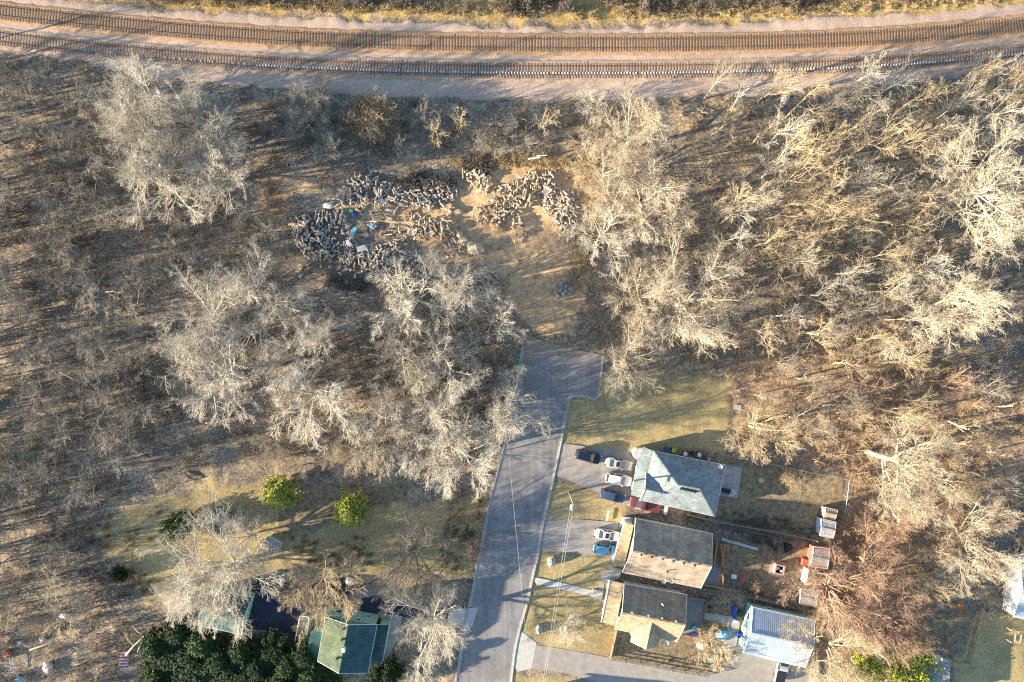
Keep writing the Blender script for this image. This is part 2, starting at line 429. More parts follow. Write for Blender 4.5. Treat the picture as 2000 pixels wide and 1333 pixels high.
tag(link('ground', me, M['ground']), kind='structure')

# ------------------------------------------------------------------ road, kerbs, drives
def road_mat():
    m = mat('asphalt', (0.265,0.255,0.245), rough=.9, var=.1, scale=.5, bump=.25, scale2=14, spec=.2)
    N = m.node_tree.nodes; L = m.node_tree.links; P = N['Principled BSDF']
    src = P.inputs['Base Color'].links[0].from_socket
    ge = N.new('ShaderNodeNewGeometry'); mp = N.new('ShaderNodeMapping')
    mp.inputs['Rotation'].default_value[2] = math.radians(-13); mp.inputs['Scale'].default_value = (1.6, .05, 1)
    L.new(ge.outputs['Position'], mp.inputs['Vector'])
    n = N.new('ShaderNodeTexNoise'); n.inputs['Scale'].default_value = 1; n.inputs['Detail'].default_value = 6
    L.new(mp.outputs[0], n.inputs['Vector'])
    mr = N.new('ShaderNodeMapRange'); mr.inputs['From Min'].default_value=.3; mr.inputs['From Max'].default_value=.7; mr.inputs['To Min'].default_value=.88; mr.inputs['To Max'].default_value=1.1
    L.new(n.outputs['Fac'], mr.inputs['Value'])
    g = N.new('ShaderNodeTexNoise'); g.inputs['Scale'].default_value = 9; g.inputs['Detail'].default_value = 3
    L.new(ge.outputs['Position'], g.inputs['Vector'])
    m2 = N.new('ShaderNodeMapRange'); m2.inputs['From Min'].default_value=.3; m2.inputs['From Max'].default_value=.7; m2.inputs['To Min'].default_value=.85; m2.inputs['To Max'].default_value=1.15
    L.new(g.outputs['Fac'], m2.inputs['Value'])
    mu = N.new('ShaderNodeMath'); mu.operation='MULTIPLY'; L.new(mr.outputs[0], mu.inputs[0]); L.new(m2.outputs[0], mu.inputs[1])
    hs = N.new('ShaderNodeHueSaturation'); L.new(src, hs.inputs['Color']); L.new(mu.outputs[0], hs.inputs['Value'])
    # sealed cracks, repair patches and oil spots
    dn = N.new('ShaderNodeTexNoise'); dn.inputs['Scale'].default_value = .8; dn.inputs['Detail'].default_value = 4; L.new(ge.outputs['Position'], dn.inputs['Vector'])
    va = N.new('ShaderNodeVectorMath'); va.operation = 'MULTIPLY_ADD'; L.new(dn.outputs['Color'], va.inputs[0]); va.inputs[1].default_value = (2.5,2.5,0); L.new(ge.outputs['Position'], va.inputs[2])
    vo = N.new('ShaderNodeTexVoronoi'); vo.feature = 'DISTANCE_TO_EDGE'; vo.inputs['Scale'].default_value = .16; L.new(va.outputs[0], vo.inputs['Vector'])
    m3 = N.new('ShaderNodeMapRange'); m3.inputs['From Min'].default_value=.004; m3.inputs['From Max'].default_value=.011; m3.inputs['To Min'].default_value=.74; m3.inputs['To Max'].default_value=1; L.new(vo.outputs['Distance'], m3.inputs['Value'])
    pn_ = N.new('ShaderNodeTexNoise'); pn_.inputs['Scale'].default_value=.22; pn_.inputs['Detail'].default_value=5; L.new(ge.outputs['Position'], pn_.inputs['Vector'])
    m4 = N.new('ShaderNodeMapRange'); m4.inputs['From Min'].default_value=.35; m4.inputs['From Max'].default_value=.65; m4.inputs['To Min'].default_value=.82; m4.inputs['To Max'].default_value=1.15; L.new(pn_.outputs['Fac'], m4.inputs['Value'])
    m5 = N.new('ShaderNodeMath'); m5.operation='MULTIPLY'; L.new(m3.outputs[0], m5.inputs[0]); L.new(m4.outputs[0], m5.inputs[1])
    h2_ = N.new('ShaderNodeHueSaturation'); L.new(hs.outputs[0], h2_.inputs['Color']); L.new(m5.outputs[0], h2_.inputs['Value'])
    # dirt carried onto the closed top end
    sx = N.new('ShaderNodeSeparateXYZ'); L.new(ge.outputs['Position'], sx.inputs[0])
    ad = N.new('ShaderNodeMath'); ad.operation='MULTIPLY_ADD'; L.new(dn.outputs['Fac'], ad.inputs[0]); ad.inputs[1].default_value = 9; L.new(sx.outputs['Y'], ad.inputs[2])
    m6 = N.new('ShaderNodeMapRange'); m6.inputs['From Min'].default_value=.2; m6.inputs['From Max'].default_value=4.2; m6.inputs['To Min'].default_value=0; m6.inputs['To Max'].default_value=.85; L.new(ad.outputs[0], m6.inputs['Value'])
    mx = N.new('ShaderNodeMix'); mx.data_type='RGBA'; L.new(m6.outputs[0], mx.inputs['Factor']); L.new(h2_.outputs[0], mx.inputs['A']); mx.inputs['B'].default_value = (.34,.26,.17,1)
    L.new(mx.outputs['Result'], P.inputs['Base Color'])
    return m
M['asphalt'] = road_mat()
M['drive'] = mat('drive', (0.36,0.325,0.285), rough=.9, var=.14, scale=.9, bump=.25, scale2=12, spec=.2)

def smooth_line(P, n=6):
    out = []
    for i in range(len(P)-1):
        p0 = P[max(i-1,0)]; p1 = P[i]; p2 = P[i+1]; p3 = P[min(i+2,len(P)-1)]
        for k in range(n):
            t = k/n
            out.append(tuple(.5*((2*p1[a])+(-p0[a]+p2[a])*t+(2*p0[a]-5*p1[a]+4*p2[a]-p3[a])*t*t+(-p0[a]+3*p1[a]-3*p2[a]+p3[a])*t**3) for a in (0,1)))
    out.append(tuple(P[-1])); return out
left_k = smooth_line([(1029,657),(1024.5,676),(1016.6,723),(1009,775),(994,850),(977,920),(956,1000),(929,1140),(908,1240),(886,1400)])
right_k = smooth_line([(1166.5,778),(1140,772),(1122,770),(1110,776),(1104,800),(1097,839),(1080,922),(1066,985),(1054,1040),(1047.7,1082),(1036.7,1128),(1028,1172),(1012.5,1226),(1001,1280),(988,1400)])
def sheet(name, pts, z, m, th=0.05):
    mb = MB(); mb.prism([G(*p) for p in pts], z-th, z, 0)
    return tag(mb.build(name, m), kind='structure')
top_edge = [(1029,657),(1083,673),(1130,684),(1176,694),(1172,737),(1166.5,778)]
sheet('road', top_edge[1:]+right_k[1:]+left_k[::-1], 0.02, M['asphalt'], .3)
def kerb(line, name, side, wpx=6.0, z=0.13):
    mb = MB(); pts = [G(*p) for p in line]; n = len(pts)
    nr = []
    for i in range(n):
        d = (pts[min(i+1,n-1)]-pts[max(i-1,0)]).normalized(); nr.append(Vector((-d.y, d.x, 0))*side)
    g = wpx*S
    prof = [(0.0, 0.026), (g*.66, 0.030), (g*.70, z), (g, z), (g, -0.2)]
    b = 0
    for i in range(n):
        for u, h in prof: mb.v.append(tuple(pts[i]+nr[i]*(u-0.05)+Vector((0,0,h))))
    k = len(prof)
    for i in range(n-1):
        for j in range(k-1):
            f = (i*k+j, i*k+j+1, (i+1)*k+j+1, (i+1)*k+j)
            mb.f.append(f if side < 0 else f[::-1]); mb.m.append(0)
    return tag(mb.build(name, M['concrete']), kind='structure')
kerb(left_k, 'kerb', -1); kerb(right_k, 'kerb', 1)
kerb([(1176,694),(1172,737),(1166.5,778)], 'kerb', 1, 4)
sheet('driveway', [(1098,866),(1156,874),(1240,884),(1250,930),(1236,990),(1200,984),(1166,962),(1130,946),(1086,930)], 0.034, M['drive'])
sheet('driveway', [(1062,1018),(1120,1014),(1226,1022),(1218,1092),(1150,1082),(1051,1076)], 0.034, M['drive'])
sheet('driveway', [(1044,1260),(1100,1268),(1190,1285),(1290,1303),(1385,1317),(1412,1300),(1442,1258),(1470,1262),(1600,1290),(1600,1480),(1190,1480),(1175,1335),(1100,1314),(1036,1305)], 0.034, M['drive'])
sheet('driveway_apron', [(1018,1233),(1048,1256),(1038,1306),(1012,1312),(1000,1300),(1006,1262)], 0.042, M['concrete_pale'])
sheet('driveway', [(545,1112),(600,1122),(690,1130),(745,1150),(830,1190),(932,1186),(920,1226),(870,1216),(740,1200),(612,1182),(588,1240),(470,1226),(476,1150)], 0.034, M['asphalt_dark_shaded'])
sheet('driveway_apron', [(878,1192),(934,1186),(922,1226),(872,1218)], 0.042, M['concrete_pale'])
sheet('path', [(1040,1127),(1060,1131),(1090,1137),(1130,1146),(1160,1154),(1158,1166),(1125,1158),(1080,1148),(1050,1141),(1038,1134)], 0.036, M['concrete_pale'])
sheet('patio', [(1414,908),(1449,914),(1440,974),(1404,968)], 0.08, M['concrete'])
sheet('path', [(1372,1196),(1436,1206),(1432,1219),(1376,1210)], 0.04, M['concrete'])
sheet('path', [(1424,1208),(1446,1212),(1436,1275),(1412,1270),(1418,1235)], 0.042, M['concrete'])
sheet('path', [(1192,1108),(1214,1112),(1210,1130),(1180,1140),(1178,1160),(1168,1158),(1176,1120)], 0.04, M['concrete'])
sheet('patio', [(738,1196),(786,1204),(776,1250),(748,1300),(735,1290),(748,1215)], 0.05, M['concrete'])
for p in ((1024.5,672,), (1102,797)):
    mb = MB(); c = G(*p); mb.box((c.x, c.y, 0.03), (.5,1.0,.025), math.radians(-14))
    for i in range(6): mb.box((c.x, c.y-.4+.16*i, .055), (.44,.05,.02), math.radians(-14))
    tag(mb.build('storm_drain', M['wood_brown']), 'rusty kerb drain grate at the closed top end of the road' if p[1] < 700 else 'rusty kerb drain grate where the kerb bends by the lawn', 'drain')

# ------------------------------------------------------------------ railway
trA = smooth_line([(-160,4),(0,23.5),(250,50),(500,70.5),(750,81.5),(1000,86),(1250,86.5),(1500,82.8),(1750,71.5),(2000,49),(2160,29)], 30)
trB = smooth_line([(-160,52),(0,74.5),(250,102),(500,123),(750,133.5),(1000,138.5),(1250,138.5),(1500,134),(1750,122.5),(2000,101),(2160,82)], 30)
def arc(line, step):
    P = np.array([G(*p)[:2] for p in line]); d = np.r_[0, np.cumsum(np.linalg.norm(np.diff(P, axis=0), axis=1))]
    s = np.arange(0, d[-1], step)
    x = np.interp(s, d, P[:,0]); y = np.interp(s, d, P[:,1])
    X2 = np.interp(s+.3, d, P[:,0]); Y2 = np.interp(s+.3, d, P[:,1])
    X1 = np.interp(s-.3, d, P[:,0]); Y1 = np.interp(s-.3, d, P[:,1])
    return np.stack([x, y], 1), np.arctan2(Y2-Y1, X2-X1)
M['rust_ballast'] = mat('rust_ballast', (0.60,0.38,0.21), var=.4, scale=7, col2=(0.26,0.155,0.09), bump=.5)
M['grey_ballast'] = mat('grey_ballast', (0.64,0.46,0.32), var=.4, scale=7, col2=(0.30,0.21,0.15), bump=.5)
rng = random.Random(3)
bed = MB()
for line, mi in ((trA, 0), (trB, 1)):
    P, A = arc(line, 1.0); prof = [(-2.0,-.02),(-1.55,.125),(1.55,.125),(2.0,-.02)]
    b = len(bed.v)
    for p, a in zip(P, A):
        nrm = (-math.sin(a), math.cos(a))
        for u, h in prof:
            q = u*(1+rng.uniform(-.07,.07)); bed.v.append((p[0]+nrm[0]*q, p[1]+nrm[1]*q, h))
    for i in range(len(P)-1):
        for j in range(3): bed.f.append((b+i*4+j, b+(i+1)*4+j, b+(i+1)*4+j+1, b+i*4+j+1)); bed.m.append(mi)
tag(bed.build('ballast', [M['rust_ballast'], M['grey_ballast']]), kind='structure')
tie_mes = []
for k in range(3):
    mb = MB(); mb.box((0,0,0), (.22, 2.62+.05*k, .12)); 
    me = bpy.data.meshes.new('tie'); me.from_pydata(mb.v, [], mb.f); me.materials.append(M['tie_wood']); tie_mes.append(me)
snow = MB()
for ti, (line, lab) in enumerate(((trA, 'railway track of rusty ties farther from the houses, along the bushes'), (trB, 'railway track nearer the wood, with a white line of snow by one rail'))):
    t = empty('railway_track', (0,0,0), 0, lab, 'railway track', 'pair of railway tracks')
    for s_ in (-1, 1):
        P, A = arc(line, 1.0); r = MB()
        pts = [(p[0]-math.sin(a)*.7525*s_, p[1]+math.cos(a)*.7525*s_, .27) for p, a in zip(P, A)]
        for off, wd, hh in ((.0, .075, .05), (-.09, .02, .14), (-.15, .15, .02)):
            prof_ = [(x, y, z+off) for x, y, z in pts]
            for i in range(len(prof_)-1): r.bar(prof_[i], prof_[i+1], wd, hh)
        r.build('rail', M['rail_steel'], t)
    P, A = arc(line, .52)
    order = sorted(range(len(P)), key=lambda i: abs(P[i][0]))
    near = set(order[:98]); rest = MB()
    for i in range(len(P)):
        a = A[i]+rng.gauss(0,.022); u = rng.gauss(0,.06)
        x = P[i][0]-math.sin(a)*u; y = P[i][1]+math.cos(a)*u
        if i in near:
            o = bpy.data.objects.new('tie', tie_mes[i%3]); C.objects.link(o); o.parent = t; o.location = (x, y, .04); o.rotation_euler = (0,0,a)
        else: rest.box((x, y, .04), (.235, 2.64, .12), a)
        if ti == 1 and -78 < x < 92:
            q = -.45+rng.uniform(-.06,.06); d = .26
            cx = P[i][0]+math.cos(a)*d-math.sin(a)*q; cy = P[i][1]+math.sin(a)*d+math.cos(a)*q
            k = rng.uniform(.5,1) * (1 if x > -60 else .55)
            if rng.random() < (.93 if x > -45 else .55): snow.rough((cx, cy, .12), (.17*k+.07, .32*k+.08, .12), rng, n=7, rings=4)
    tag(rest.build('tie', M['tie_wood'], t), kind='stuff')
tag(snow.build('snow', M['snow'], smooth=True), 'thin line of leftover snow between the ties beside one rail', 'snow', kind='stuff')

# ------------------------------------------------------------------ vegetation generator
def norm(a): return a/np.maximum(np.linalg.norm(a, axis=-1, keepdims=True), 1e-9)
def grow(r, P, D, Lg, R, n, wig, up, tip=.35):
    N_ = len(P); nodes = np.zeros((N_, n+1, 3)); nodes[:,0] = P; rad = np.zeros((N_, n+1))
    D = norm(D); st = (Lg/n)[:,None]; dirs = np.zeros((N_, n+1, 3)); dirs[:,0] = D
    for i in range(n):
        D = norm(D + r.randn(N_,3)*wig + np.array([0,0,up])/n)
        nodes[:,i+1] = nodes[:,i]+D*st; dirs[:,i+1] = D
    t = np.linspace(0, 1, n+1)[None]; rad = R[:,None]*(1-t*(1-tip))
    return nodes, dirs, rad
def spawn(r, nodes, dirs, rad, Lg, c, t0, ang, ratio, rr):
    N_, n1, _ = nodes.shape; n = n1-1
    t = np.clip((np.arange(c)[None]+r.rand(N_, c))/c*(1-t0)+t0, 0, .999); f = t*n; i = f.astype(int); u = (f-i)[...,None]
    idx = np.arange(N_)[:,None]
    p = nodes[idx,i]*(1-u)+nodes[idx,i+1]*u; d = dirs[idx,i+1]
    rd = rad[idx,i]*(1-u[...,0])+rad[idx,i+1]*u[...,0]
    q = norm(np.cross(d, r.randn(N_, c, 3)))
    a = ang*(.65+.7*r.rand(N_, c, 1))
    nd = d*np.cos(a)+q*np.sin(a)
    Ln = Lg[:,None]*ratio*(1.15-.6*t)*(.7+.6*r.rand(N_, c))
    return p.reshape(-1,3), nd.reshape(-1,3), Ln.ravel(), (rd*rr).ravel()
def segs(nodes, rad): 
    return nodes[:,:-1].reshape(-1,3), nodes[:,1:].reshape(-1,3), rad[:,:-1].ravel(), rad[:,1:].ravel()
def tubes(P0, P1, R0, R1, k=3):
    d = norm(P1-P0); ref = np.where(np.abs(d[:,2:3]) > .9, np.array([[1.,0,0]]), np.array([[0,0,1.]]))
    u = norm(np.cross(d, ref)); v = np.cross(d, u); n = len(P0)
    a = np.arange(k)*2*math.pi/k
    ring = u[:,None]*np.cos(a)[None,:,None]+v[:,None]*np.sin(a)[None,:,None]
    V = np.concatenate([P0[:,None]+ring*R0[:,None,None], P1[:,None]+ring*R1[:,None,None]], 1).reshape(-1,3)
    b = (np.arange(n)*2*k)[:,None,None]; j = np.arange(k); jj = (j+1)%k
    F = np.stack([j, jj, jj+k, j+k], -1)[None]+b
    return V, F.reshape(-1,4)
def merge(lst):
    V = []; F = []; b = 0
    for v, f in lst: V.append(v); F.append(f+b); b += len(v)
    return np.concatenate(V), np.concatenate(F)

def tree_proto(seed, H, R, limbs=7, fork=.28, dense=1.0, lean=.9, twig=.0125, wig=.16, trunk_r=.36, levels=(9,8,7,5)):
    r = np.random.RandomState(seed)
    tn, td, tr = grow(r, np.array([[0,0,-.3]]), np.array([[.06*r.randn(),.06*r.randn(),1.]]), np.array([H*fork*1.5]), np.array([trunk_r]), 8, .05, .2, .7)
    P, D, Lg, Rr = spawn(r, tn, td, tr, np.array([1.]), limbs, .45, 1, 1, 1)
    az = np.arange(limbs)*2*math.pi/limbs*1.0+r.rand(limbs)*.9; t = np.linspace(0, 1, limbs)
    out = lean*(1.25-.85*t)*(.8+.4*r.rand(limbs))
    D = np.stack([np.cos(az)*np.sin(out), np.sin(az)*np.sin(out), np.cos(out)], 1)
    Lg = (H*(1-fork*.9))*(.78+.25*r.rand(limbs)); Rr = trunk_r*(.42+.2*r.rand(limbs))
    ln, ld, lr = grow(r, P, D, Lg, Rr, 9, wig*.75, .28, .22)
    T = [tubes(*segs(tn, tr), k=8), tubes(*segs(ln, lr), k=6)]
    K = []; cur = (ln, ld, lr, Lg)
    spec = [(levels[0], .22, .62, .50, .62, 6, 4), (levels[1], .15, .62, .52, .62, 4, 3), (levels[2], .1, .66, .56, .62, 3, 3), (levels[3], .1, .7, .62, .65, 2, 3)]
    for li, (c, t0, ang, ratio, rr, n, k) in enumerate(spec):
        nd, dd, rd, LL = cur
        P, D, L2, R2 = spawn(r, nd, dd, rd, LL, c, t0, ang, ratio, rr)
        R2 = np.maximum(R2, twig*(2.0, 1.4, 1.0, .75)[li])
        nn, d2, r2 = grow(r, P, D, L2, R2, n, wig*(.9+.1*li), .12, .5)
        sg = tubes(*segs(nn, r2), k=k)
        (T if li == 0 and False else K).append(sg)
        cur = (nn, d2, r2, L2)
    tv, tf = merge(T); kv, kf = merge(K)
    # fit crown radius/height
    rad = np.percentile(np.hypot(kv[:,0], kv[:,1]), 86); hz = np.percentile(kv[:,2], 99.5)
    sc3 = np.array([R/rad, R/rad, H/hz])
    return mesh_np('trunk', tv*sc3, tf, smooth=True), mesh_np('crown', kv*sc3, kf)

def bush_arrays(seed, H, R, stems=9, c1=7, c2=6, c3=0, twig=.011):
    r = np.random.RandomState(seed)
    az = r.rand(stems)*2*math.pi; out = .25+.75*r.rand(stems)
    D = np.stack([np.cos(az)*np.sin(out), np.sin(az)*np.sin(out), np.cos(out)], 1)
    P = np.zeros((stems,3)); P[:,:2] = r.randn(stems,2)*.12
    Lg = H*(.7+.5*r.rand(stems)); nn, dd, rr = grow(r, P, D, Lg, np.full(stems, .03), 5, .16, .15, .4)
    K = [tubes(*segs(nn, rr))]
    for c in (c1, c2, c3):
        if not c: break
        P, D, L2, R2 = spawn(r, nn, dd, rr, Lg, c, .15, .7, .5, .6); R2 = np.maximum(R2, twig)
        nn, dd, rr = grow(r, P, D, L2, R2, 2, .2, .1, .6); Lg = L2; K.append(tubes(*segs(nn, rr)))
    v, f = merge(K); rad = np.percentile(np.hypot(v[:,0], v[:,1]), 95); hz = np.percentile(v[:,2], 99)
    return v*np.array([R/rad, R/rad, H/hz]), f

BIG = [tree_proto(100+i, 16, 6.5, limbs=l, fork=fk, lean=le, wig=w_, levels=lv) for i, (l, fk, le, w_, lv) in enumerate(
      [(8,.26,.80,.13,(9,8,5,4)), (10,.20,.85,.12,(8,7,5,4)), (7,.32,.75,.15,(9,8,5,4)), (11,.18,.95,.12,(8,7,5,3)), (6,.38,.8,.15,(9,8,6,4))])]
SLIM = [tree_proto(200+i, 12, 3.0, limbs=l, fork=fk, lean=.45, wig=.12, trunk_r=.20, levels=lv, twig=.013) for i, (l, fk, lv) in enumerate(
      [(5,.42,(6,5,4,2)), (7,.32,(5,4,4,2)), (4,.5,(6,5,4,2)), (6,.38,(5,5,4,2))])]
BUSH = []
for i in range(4):
    v, f = bush_arrays(300+i, 3.5, 2.2, stems=12, c1=8, c2=7, c3=4, twig=.012); BUSH.append(mesh_np('crown', v, f))

def leaf_quads(r, P, size, flat=.5):
    n = len(P); a = norm(r.randn(n,3)*np.array([1,1,flat])); b = norm(np.cross(a, r.randn(n,3)))
    s = size*(.6+.8*r.rand(n,1))
    V = np.stack([P-a*s-b*s*.6, P+a*s-b*s*.6, P+a*s*.8+b*s*.6, P-a*s*.8+b*s*.6], 1).reshape(-1,3)
    return V, np.arange(4*n).reshape(-1,4)
def conifer_proto(seed, H=7, R=2.6, n=9000, size=.11, tiers=16, irregular=.25, round_=False):
    r = np.random.RandomState(seed)
    # leafy sprays on branches
    nb = 170; hh = r.rand(nb)**(.8 if not round_ else .9)*.92+.06
    prof = (1-hh)**.75 if not round_ else np.sqrt(np.clip(1-(2*hh-.95)**2, .05, 1))
    az = r.rand(nb)*2*math.pi; ln = R*prof*(1-irregular+2*irregular*r.rand(nb))
    D = np.stack([np.cos(az), np.sin(az), .15+.5*r.rand(nb)], 1); base = np.stack([0*hh, 0*hh, hh*H*.93], 1)
    bi = r.randint(0, nb, n); t = r.rand(n)**.55
    P = base[bi]+D[bi]*(ln[bi]*t)[:,None]; spread = (.10+.20*(1-t))*R*.55
    P += r.randn(n,3)*spread[:,None]*np.array([1,1,.6]); P[:,2] = np.maximum(P[:,2], .05)
    lv, lf = leaf_quads(r, P, size)
    tv, tf = merge([tubes(np.array([[0,0,-.2]]), np.array([[0,0,H*.9]]), np.array([.16]), np.array([.03]), 7),
                    tubes(base, base+D*ln[:,None]*.8, np.full(nb,.03), np.full(nb,.01), 3)])
    return mesh_np('trunk', tv, tf), mesh_np('crown', lv, lf)
CON = [conifer_proto(400, 7, 2.6, 16000, .10), conifer_proto(401, 7, 2.6, 16000, .10, irregular=.4), conifer_proto(402, 6, 2.8, 18000, .10, round_=True), conifer_proto(403, 3, 2.2, 9000, .09, round_=True, irregular=.35)]
def foliage_mat(name, c1, c2):
    m = mat(name, c1, rough=.7, col2=c2, scale=1.3, objvar=.12, spec=.25)
    return m
M['leaf_lime'] = foliage_mat('leaf_lime', (.55,.54,.10), (.24,.28,.05))
M['leaf_dark'] = foliage_mat('leaf_dark', (.045,.075,.02), (.014,.03,.009))
M['leaf_mid'] = foliage_mat('leaf_mid', (.07,.11,.028), (.02,.045,.012))
M['leaf_blue'] = foliage_mat('leaf_blue', (.20,.27,.25), (.08,.12,.11))
M['leaf_orange'] = foliage_mat('leaf_orange', (.46,.26,.10), (.24,.14,.07))

def set_mat(o, m):
    me = o.data
    if len(me.materials) == 0: me.materials.append(None)
    o.material_slots[0].link = 'OBJECT'; o.material_slots[0].material = m
def plant(name, proto, cx, cy, h, rpx, m, label, cat, group=None, h0=16., r0=6.5, hc=.62, rz=None, mt=None, base=None):
    "crown centre in the photograph, height in metres, crown radius in photograph pixels"
    f = 1-hc*h/CAMH
    p = G(cx, cy, 0)*f if base is None else G(*base)
    e = empty(name, (p.x, p.y, -.12), random.uniform(0, 6.28) if rz is None else rz, label, cat, group)
    r = rpx*S*f; e.scale = (r/r0, r/r0, h/h0)
    if isinstance(proto, tuple):
        a = bpy.data.objects.new('trunk', proto[0]); C.objects.link(a); a.parent = e; set_mat(a, mt or m)
        b = bpy.data.objects.new('crown', proto[1]); C.objects.link(b); b.parent = e; set_mat(b, m)
    else:
        b = bpy.data.objects.new('crown', proto); C.objects.link(b); b.parent = e; set_mat(b, m)
    return e

P_, CR, GY, TN, RD, DK = (M[k] for k in ('bark_pale','bark_cream','bark_grey','bark_tan','bark_red','bark_dark'))
big = [ # crown centre, height, radius px, proto, material, label
 (268,178,12.6,74,0,P_,'tall pale bare tree reaching over the lower railway track at upper left'),
 (405,265,12.6,78,1,P_,'crooked pale bare tree below the railway, right-hand one of the upper left cluster'),
 (315,345,13.3,88,2,P_,'broad creamy bare tree, lowest of the pale cluster at upper left'),
 (240,235,13,62,1,P_,'pale bare tree at the left side of the upper left crown cluster'),
 (355,235,14,70,3,P_,'pale bare tree in the middle of the upper left crown cluster'),
 (430,330,13,62,4,P_,'pale bare tree at the lower right of the upper left crown cluster'),
 (290,300,14,66,0,GY,'greyer bare tree filling the centre of the upper left crown cluster'),
 (560,700,12,60,3,P_,'pale bare tree between the two big crowns left of the road'),
 (385,620,12.6,92,3,P_,'big pale bare tree at the left edge of the crown cluster left of the road'),
 (495,590,13.3,98,1,P_,'large creamy bare tree directly left of the dark log piles\' lower end'),
 (440,735,12.6,92,4,P_,'wide pale bare tree with drooping twigs above the left lawn'),
 (610,650,11.8,62,2,P_,'pale bare tree with a mossy yellow fork beside the big creamy crowns'),
 (600,775,11.8,82,0,P_,'pale bare tree with long downward branches above the lime green shrub'),
 (800,580,14.5,86,1,P_,'creamy bare tree covering the lower end of the firewood piles'),
 (880,560,13.6,68,2,P_,'bare tree with upright limbs right below the firewood clearing'),
 (965,615,11.0,55,3,P_,'small pale bare tree leaning to the top end of the road'),
 (790,690,12.8,68,4,GY,'greyish bare tree in the middle of the wood left of the road'),
 (870,730,13.6,75,0,P_,'pale bare tree in the middle of the cluster left of the green bin'),
 (745,845,11.8,76,3,P_,'pale bare tree with fine twigs right of the lime shrubs'),
 (855,830,14.5,80,1,P_,'creamy bare tree in the crown cluster left of the road bend'),
 (985,800,14.5,72,2,P_,'creamy bare tree whose limbs reach over the road'),
 (905,900,13.6,78,0,P_,'pale bare tree beside the road, lowest of the roadside cluster'),
 (690,890,11.0,48,3,TN,'small pinkish tan bare tree between the two lime green evergreens'),
 (1240,260,16.2,84,2,CR,'tall creamy bare tree between the clearing and the railway'),
 (1190,330,14.4,66,1,CR,'creamy bare tree at the right edge of the golden clearing'),
 (1275,385,16.2,92,4,CR,'broad creamy bare tree with thick white limbs right of the firewood clearing'),
 (1185,450,12.6,58,0,P_,'pale bare tree leaning over the lower right rim of the clearing'),
 (1350,590,16.2,104,0,CR,'large bare tree with arching limbs right of the top end of the road'),
 (1265,580,14.4,70,1,CR,'creamy bare tree between the clearing track and the large arching tree'),
 (1235,705,14.4,68,3,CR,'creamy bare tree overhanging the end of the road and the lawn'),
 (1915,370,22.0,125,4,CR,'huge bare tree with thick white limbs at the right edge, upper one'),
 (1860,620,20.0,112,2,CR,'huge bare tree with fanned white limbs at the right edge, lower one'),
 (1765,905,18.0,92,4,CR,'bare tree with a thick pale leaning trunk beyond the fenced back yard'),
 (1500,845,14.0,62,0,TN,'tan bare tree hanging over the corner of the lawn behind the hip-roofed house'),
 (1940,1085,18.0,88,1,CR,'yellowish bare tree at the right edge above the brown fence'),
 (430,1130,13.3,116,1,P_,'big pale bare tree spread over the teal-roofed house at lower left'),
 (470,1065,12,60,3,P_,'pale bare crown above the teal house, right behind the blue spruce'),
 (375,1140,11,62,4,P_,'pale bare tree at the left side of the teal house'),
 (640,1135,10.4,78,4,TN,'tan bare tree over the blue-black driveway at lower left'),
 (800,1090,9.6,84,3,GY,'grey bare tree with fanned limbs standing on the yellow lawn left of the road'),
 (860,1240,12.6,96,2,P_,'pale bare tree between the green-roofed house and the road'),
 (1975,170,14.0,55,1,TN,'bare tan tree at the top right corner by the railway'),
 (1650,1170,13.0,98,3,RD,'reddish twiggy tree leaning over the small sheds'),
 (1720,1110,12.0,88,1,RD,'reddish brown bare tree in the lower right wood'),
 (1640,1280,12.0,84,0,TN,'tan twiggy tree hanging over the blue metal garage roof'),
 (1113,1225,5.0,34,3,P_,'small pale bare ornamental tree on the front lawn of the brown-roofed house'),
 (601,190,11.0,46,1,GY,'dense grey bare tree crossing the snowy railway track'),
 (1750,1220,11.0,80,0,RD,'reddish bare tree near the evergreen at lower right'),
]
for i, (cx, cy, h, r, k, m, lab) in enumerate(big):
    r *= 1.08
    plant('bare_tree', BIG[k], cx, cy, h, r, m, lab, 'tree', 'large bare trees')

